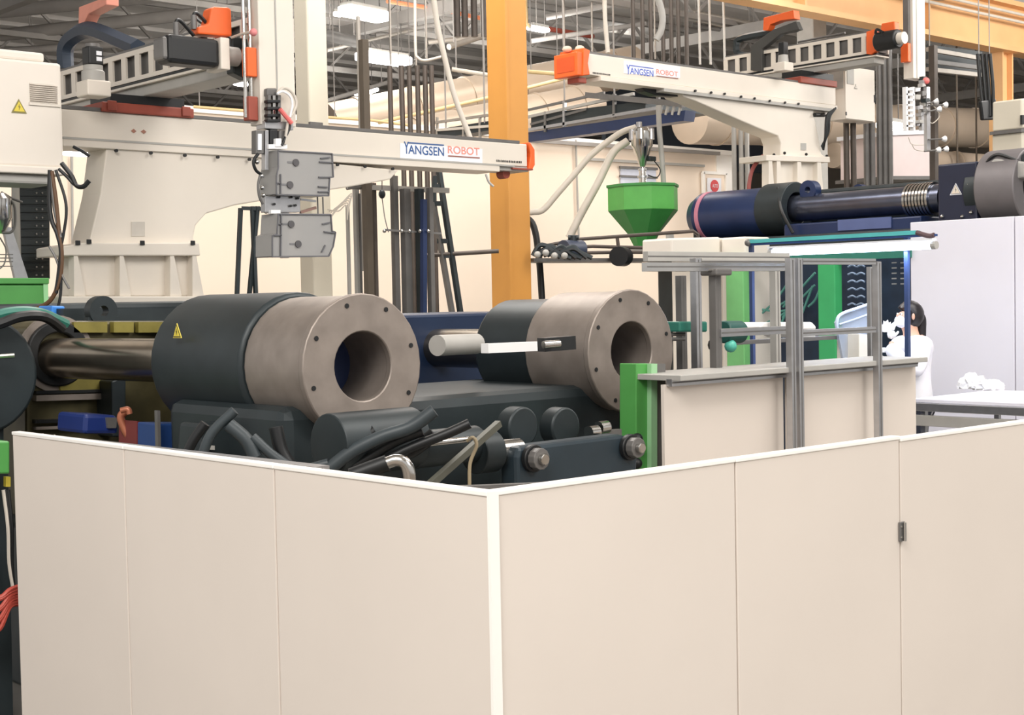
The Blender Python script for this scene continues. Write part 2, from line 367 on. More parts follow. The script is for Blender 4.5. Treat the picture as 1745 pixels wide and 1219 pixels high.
# vertical pipe groups
def vpipes(xs, y0, y1, k, r, m, what, group):
    n = len(xs)
    for i, x in enumerate(xs):
        a = pd(x, y0, k); b = pd(x, y1, k)
        z1 = 8.9 if y0 < 0 else a.z; z0 = FL if y1 > 400 else b.z
        MB().cyl((a.x, a.y, z0), (a.x, a.y, z1), r, n=10).build('drop_pipe', m, smooth=True, label=('rightmost' if i == n-1 else ORD[i])+' of the '+what, cat='pipe', group=group)
vpipes((664, 684, 697, 711, 724, 735), 112, 480, 17.5, 0.030, PIPED, 'six dark drop pipes behind the left beam logo', 'drop pipes behind the left beam')
vpipes((777, 790, 806, 823), -60, 62, 22, 0.05, PIPED, 'four short dark pipes left of the yellow column top', 'short pipes by the yellow column')
vpipes((1077, 1093, 1107, 1128, 1142, 1154, 1168), -60, 140, 23, 0.035, PIPED, 'seven dark pipes rising behind the right beam logo', 'pipes behind the right beam')
vpipes((1441, 1453), 130, 480, 22, 0.045, PIPED, 'two dark pipes between right pedestal and right cabinet', 'pipes beside the right pedestal')
vpipes((1497, 1506, 1515), 80, 480, 22.4, 0.045, GREY, 'three tall glossy grey pipes right of the right cabinet', 'pipes right of the cabinet')
vpipes((1476, 1486), 205, 480, 22.4, 0.045, GREY, 'two lower glossy grey pipes under the right cabinet', 'pipes under the right cabinet')
vpipes((1250, 1262, 1272), 190, 480, 24, 0.04, LGREY, 'three thin pale pipes behind the right bracket', 'pale pipes behind the right bracket')
q = pd(1590, 78, 20.8); q2 = Vector((0, 0, FL))
MB().bar((q.x, q.y, q2.z), (q.x, q.y, q.z), 0.09).build('steel_post', PIPED, label='dark brown upright post right of the right robot gripper', cat='post')
q = pd(619, 68, 14.8); q2 = Vector((0, 0, FL))
MB().bar((q.x, q.y, q2.z), (q.x, q.y, q.z), 0.075).build('steel_post', mat('brown_post', (88, 78, 66), 0.5), label='thick brown upright post right of the cream column', cat='post')
q = pd(610, 28, 15.2); q2 = pd(613, 215, 15.2)
MB().cyl((q.x, q.y, q2.z-1.5), (q.x, q.y, q.z), 0.022).build('hanger_rod', PIPEL, label='thin pale hanger rod beside the thick brown post', cat='rod')
RODL = ['thin rod dropping left of the pale slanting hose', 'thin rod dropping just beside the top of the slanting hose', 'thin rod dropping right of the topmost bright lamp', 'thin rod beside the cream column at the very top', 'thin rod above the right robot orange end cap', 'thin rod right of the short lamp by the yellow column', 'thin pale rod among the seven dark pipes', 'left brown rod before the low duct at right', 'right brown rod next to the black tube bundle']
for k, (x, y0, y1, d) in enumerate(((706, -20, 120, 26), (725, 20, 105, 26), (663, -20, 110, 24), (585, -20, 20, 30), (962, 90, 130, 30), (1008, 0, 90, 30), (1115, 0, 100, 30), (1630, 90, 300, 31.5), (1663, 130, 290, 31.5))):
    a = pd(x, y0, d); b = pd(x, y1, d)
    MB().cyl((a.x, a.y, b.z), (a.x, a.y, 8.92), 0.02).build('hanger_rod', PIPEL if k < 7 else MATS['brown_post'], label=RODL[k], cat='rod')
# hanging light hoses
pipe([pd(736, -30, 14.5), pd(745, 40, 14.5), pd(757, 95, 14.5), pd(775, 165, 14.5), pd(803, 240, 14.5)], 0.028, 'pale flexible hose slanting down left of the yellow column', HOSEW, 'flexible_hose', 'hose', smooth=True)
pipe([pd(1030, -30, 19), pd(1031, 30, 19), pd(1036, 90, 19)], 0.03, 'pale hose hanging above the right robot beam', HOSEW, 'flexible_hose', 'hose', smooth=True)
pipe([pd(1112, -30, 19.5), pd(1128, 20, 19.5), pd(1127, 50, 19.5), pd(1118, 68, 19.5)], 0.045, 'curved grey hose hanging between the dark vertical pipes', LGREY, 'flexible_hose', 'hose', smooth=True)
pipe([pd(707, -40, 18), pd(708, 80, 18), pd(712, 98, 18), pd(725, 103, 18), pd(752, 97, 18)], 0.018, 'thin white cable looping beside the lower ceiling lamp', HOSEW, 'cable', 'cable', smooth=True)
# black tube bundle hanging at right
t = thing('tube_bundle', tuple(pd(1680, 200, 21)), 'four black tubes hanging in a bundle below the tan girder', 'tubes')
hang(t, [pd(1668, 92, 21), pd(1686, 92, 21)])
for i in range(4):
    MB().tube([pd(1666+i*7, 92, 21), pd(1671+i*7, 150, 21), pd(1677+i*5, 198, 21)], 0.026, n=10).build('tube', BLACK, t, smooth=True)
MB().vpoly([(1672, 172), (1698, 168), (1699, 204), (1676, 205)], pd(1680, 190, 21).y-0.05, 0.06).build('clamp_block', BLACK, t, bevel=0.02)
t = thing('cable_tray', tuple(pd(1630, 100, 22)), 'dark cable tray with grey rails under the tan girder', 'tray')
hang(t, [pd(1584, 84, 22), pd(1668, 98, 22.6)])
for y0, y1 in ((84, 100), (104, 116), (118, 128)):
    MB().bar(pd(1580, y0, 22), pd(1672, y1, 22.6), 0.06).build('rail', PIPEL if y0 != 104 else GREY, t)
MB().bar(pd(1580, 96, 22.3), pd(1672, 108, 22.9), 0.05, 0.35).build('side_plate', DARK, t)
# walkway with rails behind the right robot beam (runs away to the left)
t = thing('steel_walkway', tuple(pd(1040, 215, 25)), 'dark elevated steel walkway with rails between the yellow column and the right robot', 'walkway')
wy = lambda x, y: pu(x, y, 17.6)
hang(t, [wy(962, 172), wy(1047, 160)], 0.015)
MB().prism([wy(898, 243), wy(1165, 206), wy(1168, 188), wy(898, 226)], (0.25, 0, 0)).build('fascia', NAVY, t)
MB().bar(wy(898, 222), wy(1122, 184), 0.05).build('rail', ALU, t)
MB().bar(wy(898, 200), wy(1080, 160), 0.05).build('rail', LGREY, t)
MB().bar(wy(898, 188), wy(1030, 158), 0.04).build('rail', GREY, t)
MB().bar(wy(1000, 162), wy(1165, 178), 0.09).build('cross_beam', GREY, t)
MB().bar(wy(905, 212), wy(1000, 186), 0.04).build('rail', GREY, t)
for x, y0, y1 in ((962, 172, 216), (1122, 150, 190), (1047, 160, 200), (930, 190, 225)):
    MB().bar(wy(x, y0), wy(x, y1), 0.05).build('stanchion', ALU if x == 962 else GREY, t)
MB().prism([wy(905, 218), wy(1100, 184), wy(1100, 172), wy(905, 196)], (1.6, 0, 0)).build('deck', DARK, t)
for i in range(4):
    MB().bar(wy(1128+i*11, 178), wy(1124+i*11, 196), 0.04).build('bracket', LGREY, t)
t = thing('steel_walkway', tuple(pd(790, 205, 22)), 'small dark platform with white rails left of the yellow column', 'walkway')
wk = lambda x, y: pu(x, y, 13.2)
hang(t, [wk(760, 220), wk(826, 210)], 0.012)
MB().prism([wk(735, 238), wk(835, 222), wk(835, 206), wk(735, 222)], (0.3, 0, 0)).build('fascia', DARK, t)
MB().bar(wk(735, 210), wk(835, 196), 0.035).build('rail', PIPEL, t); MB().bar(wk(745, 222), wk(835, 215), 0.035).build('rail', HOSEW, t)
for x in (745, 790, 818): MB().bar(wk(x, 235), wk(x, 200), 0.03).build('stanchion', PIPEL, t)
# assorted roof pipes
OPL = ['pale pipe climbing right across the lower ceiling lamp', 'thick grey pipe stub beside the cream column below the topmost lamp', 'grey pipe climbing over the small slanted lamp', 'grey pipe climbing to the top of the yellow column', 'pale pipe crossing behind the slanting hose', 'stubby pale pipe end left of the yellow column', 'thin cream pipe just left of the yellow column', 'upper of three pale pipes under the girder corner', 'middle of three pale pipes under the girder corner', 'lowest grey one of three pipes under the girder corner', 'grey pipe running right of the yellow column above the orange cap', 'grey pipe at the top edge right of the yellow column', 'thick roof pipe across the top left above the truss arm', 'thick roof pipe near the top left corner', 'roof pipe sloping down over the left cabinet']
for k, (a, b, d0, d1, r, m) in enumerate((((556, 86), (730, 45), 30, 34, .04, PIPEL), ((556, 60), (610, 72), 30, 30, .12, GREY), ((556, 172), (662, 140), 33, 36, .05, TRUSSM),
      ((640, 60), (832, 26), 33, 34, .05, TRUSSM), ((730, 72), (832, 62), 30, 30, .05, PIPEL), ((765, 80), (832, 58), 28, 29, .06, PIPEL), ((770, 118), (833, 128), 27, 27, .04, HOSEW),
      ((1170, 18), (1300, 45), 33, 33, .06, PIPEL), ((1170, 30), (1300, 62), 33, 33, .05, PIPEL), ((1180, 42), (1290, 62), 33, 33, .05, GREY), ((905, 70), (1100, 40), 34, 35, .06, TRUSSM),
      ((930, 30), (1080, 0), 33, 33, .07, TRUSSM), ((0, 60), (420, 14), 33, 33, .14, TRUSSM), ((0, 20), (300, -10), 31, 30, .14, TRUSSM), ((440, 60), (0, 88), 34, 33, .09, TRUSSM))):
    A_, B_ = pd(*a, d0), pd(*b, d1); t = thing('overhead_pipe', tuple((A_+B_)/2), OPL[k], 'pipe', 'overhead roof pipes')
    MB().cyl(A_, B_, r, n=10).build('pipe_run', m, t, smooth=True)
    for f0 in (0.12, 0.88): q_ = A_.lerp(B_, f0); MB().cyl((q_.x, q_.y, q_.z), (q_.x, q_.y, 8.95), 0.012, n=6).build('hanger', TRUSSM, t)
for i, (x, d) in enumerate(((1190, 26), (1208, 26), (1232, 26))):
    lb_ = ('leftmost', 'middle', 'rightmost')[i]+' of three pale flat hanger bars above the right beam'
    MB().bar(pd(x, -30, d), pd(x+3, 110, d), 0.03, up=(1, 0, 0)).build('hanger_bar', LGREY, label=lb_, cat='rod', group='hanger bars above right beam')
# one solid dark slab standing in for openwork behind the top
MB().box((29, 28, 5.4), (37, 28.15, 7.6)).build('dark_slab', mat('dark_slab_grey', (52, 58, 66), 0.3), kind='structure')

# ------------------------------------------------------------------ ceiling lamps
def lamp(x, y, k, w, label, rot=0.0, h=0.11, group=None):
    p = pd(x, y, k); t = thing('ceiling_lamp', tuple(p), label, 'lamp', group)
    d = Vector((math.cos(rot), math.sin(rot), 0)); n = Vector((-d.y, d.x, 0))
    def slab(hw, hd, z0, z1): return MB().prism([p+d*hw+n*hd+Vector((0, 0, z0)), p-d*hw+n*hd+Vector((0, 0, z0)), p-d*hw-n*hd+Vector((0, 0, z0)), p+d*hw-n*hd+Vector((0, 0, z0))], (0, 0, z1-z0))
    slab(w/2, w*0.17, -h/2, h*0.35).build('diffuser', LAMPM, t, bevel=0.04)
    slab(w/2*0.9, w*0.14, h*0.35, h*0.35+0.06).build('housing', LGREY, t)
    if w > 0.5:
        q = bpy.data.lights.new('lamp_glow', 'POINT'); q.energy = 220; q.color = (1, 0.97, 0.92); q.shadow_soft_size = 0.4
        qo = bpy.data.objects.new('lamp_glow', q); COL.objects.link(qo); qo.location = p+Vector((0, 0, -0.5))
    for s_ in (-1, 1): MB().cyl(p+d*(s_*w*0.4)+Vector((0, 0, h*0.35+0.06)), p+d*(s_*w*0.4)+Vector((0, 0, 1.2)), 0.01, n=6).build('suspension_wire', GREY, t)
lamp(620, 22, 27.5, 1.05, 'topmost bright ceiling lamp between cream column and dark pipes', 0.15, h=.22)
lamp(654, 99, 30, 1.25, 'long bright ceiling lamp just above the vertical pipe bundle', 0.1, h=.2)
lamp(624, 156, 38, 1.0, 'small slanted ceiling lamp low behind the brown post', 1.3)
lamp(575, 24, 30, 0.2, 'tiny round lamp beside the topmost bright ceiling lamp', 0)
lamp(917, 49, 33, 0.62, 'lamp peeking out right of the yellow column', 0.1)
for i, (x, y) in enumerate(((963, 16), (984, 12), (1002, 24), (1022, 20), (1024, 27))): lamp(x, y, 46 if i == 0 else 48, .30 if i == 0 else .24, ('leftmost and largest', 'second from left', 'middle', 'upper right', 'lower right')[i]+' of five small distant lamps above the right orange end cap', 1.2, group='distant small lamps')
lamp(1055, 12, 40, .55, 'slanted distant lamp left of the dark pipes above the right beam', 1.4)
lamp(1155, 30, 42, .4, 'distant lamp among the dark pipes above the right beam', 1.4)
lamp(410, 142, 26, .30, 'small bright lamp glimpsed below the left robot black motor', 0.1)
lamp(1518, 214, 24, .66, 'bright lamp seen right of the grey pipes behind the gripper', 0.1, h=.14)
lamp(130, 262, 18.5, .35, 'white lamp glimpsed under the left beam beside the pedestal', 0.1, h=.06)
t = thing('white_storage_box', tuple(pd(1552, 290, 23)), 'big pale pink-white box standing behind the right gripper', 'box')
MB().vpoly([(1516, 228), (1592, 226), (1592, 300), (1516, 300)], pd(1552, 260, 23).y, 0.9).build('body', PINKB, t)
MB().vpoly([(1514, 224), (1592, 220), (1592, 228), (1514, 231)], pd(1552, 260, 23).y-0.03, 0.95).build('lid', SIGNW, t)
MB().vpoly([(1516, 300), (1592, 300), (1592, 306), (1516, 306)], pd(1552, 260, 23).y-0.05, 1.0).build('shelf', GREY, t)
# beige machine cabinet at right edge
t = thing('beige_cabinet', tuple(pd(1722, 235, 19)), 'beige two-tier equipment cabinet cut by the right edge', 'cabinet')
cv = pd(1722, 235, 19).y
MB().vpoly([(1741, 168), (1820, 160), (1820, 214), (1741, 219)], cv, 0.42).build('upper_body', COLW, t, bevel=0.02)
MB().vpoly([(1740, 219), (1820, 214), (1820, 220), (1740, 225)], cv-0.02, 0.45).build('seam', GREY, t)
MB().vpoly([(1741, 225), (1820, 220), (1820, 252), (1741, 258)], cv, 0.42).build('lower_body', COLW, t, bevel=0.01)
MB().vpoly([(1742, 196), (1746, 196), (1746, 212), (1742, 212)], cv-0.03, 0.03).build('switch', BLACK, t)

# ------------------------------------------------------------------ safety fence in the foreground
def fence(name, base, label, segs, along, const):
    t = thing(name, base, label, 'fence')
    for i, (a, b, zt) in enumerate(segs):
        g_ = 0.004
        if along == 'x':
            MB().box((a+g_, const, FL+0.06), (b-g_, const+0.035, zt)).build('panel', CREAM, t, bevel=0.004)
            MB().box((a+g_/2, const-0.004, zt), (b-g_/2, const+0.040, zt+0.016)).build('top_cap', CAP, t, bevel=0.003)
            MB().box((a+0.04, const+0.035, FL), (a+0.08, const+0.07, zt-0.02)).build('post', LGREY, t)
        else:
            MB().box((const, a+g_, FL+0.06), (const+0.035, b-g_, zt)).build('panel', CREAM, t, bevel=0.004)
            MB().box((const-0.004, a+g_/2, zt), (const+0.040, b-g_/2, zt+0.016)).build('top_cap', CAP, t, bevel=0.003)
            MB().box((const+0.035, a+0.05, FL), (const+0.07, a+0.09, zt-0.02)).build('post', LGREY, t)
    return t
corner = pz(832, 847, 1.10); CU, CV = corner.x, corner.y
def uofx(x, y, v): return pv(x, y, v).x
def vofx(x, y, u): return pu(x, y, u).y
xs = [uofx(1253, 790, CV), uofx(1533, 750, CV)]; dx = xs[1]-xs[0]
print('corner', corner, xs)
segR = [(CU+0.03, xs[0], 1.10), (xs[0], xs[1], pv(1400, 768, CV).z), (xs[1], xs[1]+1.15, pv(1640, 738, CV).z), (xs[1]+1.15, xs[1]+2.3, pv(1640, 738, CV).z)]
fr = fence('safety_fence', (CU+1, CV, 0), 'right-hand wing of the cream panel fence, with a latch', segR, 'x', CV)
lp = pv(1534, 906, CV)
lt = MB().box((lp.x-0.016, CV-0.012, lp.z-0.04), (lp.x+0.02, CV-0.001, lp.z+0.04)).build('latch', GREY, fr, bevel=0.003)
MB().cyl((lp.x+0.004, CV-0.02, lp.z-0.038), (lp.x+0.004, CV-0.02, lp.z+0.038), 0.006).build('hinge_pin', CHROME, lt)
for dz in (-.022, .022): MB().cyl((lp.x-0.009, CV-0.015, lp.z+dz), (lp.x-0.009, CV-0.01, lp.z+dz), 0.005, n=8).build('screw', CHROME, lt)
vs = [vofx(467, 808, CU), vofx(211, 778, CU), vofx(21, 752, CU)]
print('left', vs)
segL = [(CV+0.0, vs[0], 1.10), (vs[0], vs[1], 1.10), (vs[1], vs[2], 1.10)]
fl = fence('safety_fence', (CU, CV+1, 0), 'left-hand wing of the cream panel fence receding to the left edge', segL, 'y', CU)
MB().box((CU-0.006, CV-0.012, FL), (CU+0.032, CV+0.0, 1.116)).build('corner_post', CAP, fl)
rb = thing('steel_strip', tuple(pu(300, 780, CU+0.12)), 'flat grey steel strip lying along the left fence top', 'strip')
MB().bar(pu(75, 746, CU+0.12), pu(548, 800, CU+0.12), 0.07, 0.022).build('strip', ALU, rb)
MB().bar(pu(72, 749, CU+0.07), pu(545, 803, CU+0.07), 0.03, 0.02).build('edge_angle', GREY, rb)
for y_ in (CV+0.6, CV+1.6, CV+2.6): MB().box((CU+0.03, y_-0.02, 1.075), (CU+0.16, y_+0.02, 1.085)).build('bracket', GREY, rb)
for x, y in ((72, 743), (92, 745)): MB().ball(pu(x, y, CU+0.12), 0.012).build('bolt', CHROME, rb)

# ------------------------------------------------------------------ near moulding machine (axis along Y)
ZC = 1.40
nm = thing('molding_machine', (5.0, 7.5, 0), 'large dark two-platen molding machine behind the foreground fence', 'machine')
MB().box((3.55, 5.5, FL), (6.35, 11.8, 0.45)).build('bed', DARK, nm, bevel=0.02)
MB().box((3.75, 5.72, 0.3), (6.3, 6.8, 1.22)).build('moving_platen', DARK, nm, bevel=0.06)
HL, HR = 4.13, 5.98
for uc in (HL, HR):
    for zc in (ZC, 0.62):
        c = Vector((uc, 5.6, zc))
        MB().tubering(c+Vector((0, 0.035, 0)), c+Vector((0, 0.52, 0)), 0.335, 0.175).build('tie_bar_housing', MACH, nm, bevel=0.012, smooth=True)
        fp = MB().tubering(c, c+Vector((0, 0.04, 0)), 0.345, 0.165).build('face_ring', MACH, nm, bevel=0.006, smooth=True)
        for k in range(8):
            a = k*math.pi/4+0.3; q = c+Vector((math.cos(a)*0.3, -0.004, math.sin(a)*0.3))
            MB().cyl(q, q+Vector((0, 0.01, 0)), 0.012, n=8).build('bolt', BLACK, fp)
        MB().tubering(c+Vector((0, 0.52, 0)), c+Vector((0, 1.40 if uc == HL else 1.0, 0)), 0.36 if uc == HL else 0.30, 0.13).build('lock_cylinder', DARK, nm, bevel=0.02, smooth=True)
        MB().cyl(c+Vector((0, 0.35, 0)), c+Vector((0, 0.6, 0)), 0.176, n=24).build('bore_dark_disc', NAVY, nm)  # navy disc closes the empty bore, standing in for its dark inside
        MB().cyl(c+Vector((0, 0.98, 0)), Vector((uc-0.2*(uc == HL), 8.5, zc)), 0.122, n=32).build('tie_bar', BARM, nm, smooth=True)
# warning plate on the left lock cylinder
def triangle(parent, c, X, size, m, inner, out, name='warning_sign', mark=SIGNK):
    X = Vector(X).normalized(); Z = Vector((0, 0, 1)); out = Vector(out)
    tr = lambda s_, o_: [Vector(c)+X*(-s_/2)+Z*(-s_*0.36)+out*o_, Vector(c)+X*(s_/2)+Z*(-s_*0.36)+out*o_, Vector(c)+Z*(s_*0.52)+out*o_]
    o = MB().prism(tr(size, 0.001), out*0.004).build(name, m, parent)
    MB().prism(tr(size*0.86, 0.0055), out*0.001).build('border', mark, o)
    MB().prism(tr(size*0.72, 0.007), out*0.001).build('field', inner, o)
    s = size; b = Vector(c)+out*0.0086
    MB().prism([b+X*(s*.02)+Z*(s*.22), b+X*(-s*.07)+Z*(s*.0), b+X*(.0)+Z*(s*.0), b+X*(-s*.03)+Z*(-s*.2), b+X*(s*.09)+Z*(s*.05), b+X*(s*.01)+Z*(s*.05)], out*0.001).build('bolt_symbol', mark, o)
    return o
wp = pu(303, 566, HL-0.37)
triangle(nm, (wp.x, wp.y, wp.z), (0, -1, 0), 0.085, WARNY, WARNY, (-1, 0, 0))
# fixed platen (olive) with ring
MB().vpoly([(45, 560), (62, 547), (470, 547), (470, 900), (45, 900)], 8.5, 0.5).build('fixed_platen', OLIVE, nm, bevel=0.02)
rc = pv(95, 603, 8.5)
MB().tubering(rc+Vector((0, -0.05, 0)), rc+Vector((0, 0.02, 0)), 0.20, 0.13).build('bar_collar', BLACK, nm, smooth=True, bevel=0.01)
MB().tubering(rc+Vector((0, -0.02, 0)), rc+Vector((0, 0.02, 0)), 0.235, 0.19).build('collar_ring', MACH, nm, smooth=True)
for x0, y0, x1, y1, m in ((62, 667, 200, 672, BLACK), (62, 674, 195, 684, MACH), (62, 716, 190, 722, BLACK), (62, 728, 160, 733, MACH)):
    MB().vpoly([(x0, y0), (x1, y0-4), (x1, y1-4), (x0, y1)], 8.44, 0.08).build('ledge_recess_strip', m, nm)  # black strips paint the dark recesses between the ledges
MB().vpoly([(100, 640), (186, 640), (186, 668), (104, 671)], 8.46, 0.06).build('recess_plate', OLIVEY, nm)
for i, (x0, x1) in enumerate(((126, 183), (194, 228), (236, 330), (340, 430))):
    MB().vpoly([(x0, 549), (x1, 549), (x1, 567), (x0, 567)], 8.45, 0.06).build('rib_plate', OLIVEY, nm)
MB().vpoly([(190, 650), (215, 640), (215, 745), (192, 745)], 8.3, 0.25).build('guide_block', DARK, nm, bevel=0.01)
# dark drum at left edge and its hood
dc = pv(-34, 640, 8.1)
MB().cyl(dc, dc+Vector((0, 0.9, 0)), 0.34, n=36).build('end_drum', DARK, nm, smooth=True, bevel=0.02)
MB().vpoly([(-90, 700), (8, 700), (10, 900), (-90, 900)], 8.16, 0.6).build('drum_support', DARK, nm, bevel=0.02)
MB().tube([pv(-30, 560, 8.0), pv(0, 552, 8.0), pv(35, 540, 8.0), pv(75, 540, 8.0), pv(105, 560, 8.1)], 0.03).build('hose', BLACK, nm, smooth=True)
MB().tube([pv(-30, 545, 8.2), pv(20, 532, 8.2), pv(70, 534, 8.2), pv(112, 552, 8.3)], 0.03).build('hose', TEAL, nm, smooth=True)
MB().tube([pv(-10, 608, 8.0), pv(25, 606, 7.95)], 0.015).build('pin', CHROME, nm)
# lifting lugs and top plates
def lug(x, y, v, r, t_):
    c = pv(x, y, v); m = MB(); pts = [c+Vector((-r, 0, -r*0.55))]
    for k in range(13): a = math.pi-k*math.pi/12; pts.append(c+Vector((r*math.cos(a), 0, r*math.sin(a))))
    pts.append(c+Vector((r, 0, -r*0.55)))
    inner = []
    m.tubering(c, c+Vector((0, t_, 0)), r, r*0.35).box(c+Vector((-r*1.1, 0.01, -r*0.95)), c+Vector((r*1.1, t_-0.01, -r*0.4)))
    return m
lug(177, 530, 8.6, 0.095, 0.08).build('lifting_lug', DARK, nm, smooth=True)
MB().vpoly([(108, 526), (430, 526), (430, 548), (108, 548)], 8.9, 1.0).build('top_plate', DARK, nm)
MB().box((3.6, 9.9, 0.4), (6.3, 11.7, 1.74)).build('injection_platen', DARK, nm, bevel=0.04)
MB().box((3.65, 9.2, 0.4), (6.3, 9.9, 1.45)).build('mould_block', GREY, nm, bevel=0.03)
# lower linkage plate with nuts
LV = 5.05
a, b = pv(905, 782, LV), pv(1068, 762, LV)
zz = (a.z+b.z)/2
MB().vpoly([(884, 762), (1058, 741), (1078, 746), (1088, 768), (1084, 860), (884, 900), (880, 780)], LV, 0.12).build('link_plate', mat('link_blue_grey', (46, 58, 66), 0.4, 0.2, var=0.1), nm, bevel=0.02)
for x, y in ((905, 781), (1070, 762)):
    c = pv(x, y, LV)
    nn = MB().cyl(c, c+Vector((0, -0.03, 0)), 0.066, n=28).build('washer', BLACK, nm, bevel=0.005, smooth=True)
    MB().cyl(c+Vector((0, -0.03, 0)), c+Vector((0, -0.075, 0)), 0.052, n=12).build('castle_nut', GREY, nn, bevel=0.004)
    MB().cyl(c+Vector((0, -0.075, 0)), c+Vector((0, -0.10, 0)), 0.027, n=18).build('pin_end', CHROME, nn, bevel=0.004)
def ucyl(x0, y0, x1, y1, v, r, m, name, r1=None):
    p0 = pv(x0, y0, v); p1 = pv(x1, y1, v); p1 = Vector((p1.x, v, p0.z+(p1.z-p0.z)*0))
    return MB().cyl(p0, p1, r, r1, n=28).build(name, m, nm, smooth=True, bevel=0.005)
lc = pv(760, 772, LV+0.25)
ucyl(835, 774, 884, 774, LV+0.12, 0.062, CHROME, 'piston_rod')
ucyl(808, 772, 840, 774, LV+0.12, 0.10, DARK, 'gland')
ucyl(700, 768, 812, 774, LV+0.14, 0.085, DARK, 'hydraulic_cylinder')
ucyl(560, 760, 702, 768, LV+0.16, 0.14, DARK, 'hydraulic_cylinder')
ucyl(725, 757, 800, 757, LV+0.02, 0.014, CHROME, 'feedback_rod')
for x in (893, 965):
    c = pv(x, 728, LV+0.3); MB().cyl(c, c+Vector((0, 0.1, 0)), 0.10, n=28).build('roller', DARK, nm, smooth=True, bevel=0.01)
for x, y in ((1003, 738), (1020, 730)): MB().cyl(pv(x, y, LV+0.2), pv(x+14, y-2, LV+0.2), 0.035).build('fitting', CHROME, nm, smooth=True)
MB().bar(pv(1015, 741, LV+0.2), pv(1056, 737, LV+0.2), 0.03, 0.035).build('bracket', GREY, nm)
MB().bar(pv(700, 838, LV-0.3), pv(975, 826, LV-0.3), 0.05, 0.03).build('lower_rail', GREY, nm)
MB().bar(pv(733, 826, LV-0.1), pv(850, 722, LV-0.02), 0.03).build('diagonal_brace', mat('brace_grey', (86, 86, 76), 0.5), nm)
MB().box((3.9, 5.45, 0.3), (6.2, 5.6, 0.95)).build('front_plate', DARK, nm, bevel=0.02)
# hoses left of the linkage
hoses = [[(560, 800), (600, 770), (650, 745), (700, 728), (740, 700)], [(575, 812), (620, 785), (670, 755), (720, 735)], [(590, 818), (640, 790), (700, 770), (740, 740)],
         [(430, 745), (470, 780), (510, 800), (560, 790)], [(470, 728), (480, 770), (500, 800), (520, 812)], [(350, 722), (330, 750), (318, 775)], [(390, 724), (420, 750), (435, 780)], [(620, 806), (690, 768), (760, 740), (800, 722)],
         [(570, 728), (580, 750), (610, 752), (640, 735)], [(340, 790), (360, 740), (400, 700)]]
for i, hp in enumerate(hoses):
    MB().tube([pd(x, y, 6.25+0.05*(i % 3)) for x, y in hp], 0.022 if i % 2 else 0.03, n=10).build('hydraulic_hose', BLACK if i % 3 else mat('hose_grey', (54, 62, 66), 0.45), nm, smooth=True)
el = MB().tube([pd(598, 812, 6.0), pd(630, 800, 6.0), pd(660, 789, 6.0)], 0.034, n=12).build('hydraulic_hose', BLACK, nm, smooth=True)
MB().tube([pd(658, 790, 6.0), pd(675, 785, 6.0), pd(690, 790, 6.0), pd(697, 806, 6.0), pd(698, 830, 6.0)], 0.027, n=14).build('hose_elbow', CHROME, nm, smooth=True)
MB().tube([pd(795, 752, 6.4), pd(806, 746, 6.4), pd(812, 760, 6.4), pd(801, 790, 6.4), pd(800, 830, 6.4)], 0.008).build('cable', mat('cable_beige', (150, 136, 110), 0.5), nm, smooth=True)
MB().vpoly([(265, 722), (330, 722), (332, 790), (265, 780)], 6.9, 0.2).build('valve_block', BLUEM, nm, bevel=0.01)
MB().vpoly([(233, 718), (262, 722), (264, 775), (233, 770)], 7.1, 0.2).build('red_panel', mat('dull_red', (120, 52, 50), 0.5), nm)
MB().vpoly([(246, 727), (263, 729), (263, 738), (246, 736)], 7.08, 0.02).build('tag', LGREY, nm)
MB().vpoly([(268, 700), (273, 700), (275, 780), (270, 780)], 6.8, 0.03).build('upright', GREY, nm)
MB().vpoly([(145, 706), (200, 708), (202, 740), (143, 740)], 7.6, 0.35).build('motor_block', mat('deep_blue', (34, 54, 120), 0.4), nm, bevel=0.02)
MB().vpoly([(182, 712), (200, 712), (198, 730), (184, 730)], 7.58, 0.03).build('connector', GREY, nm)
MB().tube([pd(214, 700, 7.9), pd(206, 712, 7.9), pd(214, 735, 7.9), pd(226, 755, 7.9), pd(216, 765, 7.9)], 0.022, n=10).build('copper_hose', COPPER, nm, smooth=True)
MB().tube([pd(206, 700, 7.8), pd(218, 698, 7.8), pd(221, 706, 7.8)], 0.016, n=10).build('copper_hose', COPPER, nm, smooth=True)
MB().vpoly([(340, 722), (420, 722), (430, 830), (335, 800)], 6.2, 0.2).build('manifold', DARK, nm, bevel=0.02)
MB().vpoly([(345, 759), (366, 760), (366, 767), (345, 766)], 6.17, 0.02).build('plate_label', LGREY, nm)
# mould area between the platens: white cylinder and bar
MB().cyl(pd(745, 589, 7.6), pd(812, 586, 7.9), 0.055, n=20).build('core_cylinder', LGREY, nm, smooth=True)
MB().bar(pd(826, 594, 7.6), pd(918, 590, 7.95), 0.05, 0.05).build('core_plate', WPLAST, nm)
MB().bar(pd(922, 588, 7.5), pd(975, 584, 7.6), 0.07).build('valve', BLACK, nm)
MB().cyl(pd(926, 588, 7.4), pd(953, 586, 7.45), 0.02, n=14).build('fitting', CHROME, nm, smooth=True)
MB().box((4.6, 7.3, 0.5), (6.9, 8.3, 1.62)).build('mould_half', mat('mould_blue', (30, 46, 74), 0.4, 0.2), nm, bevel=0.02)
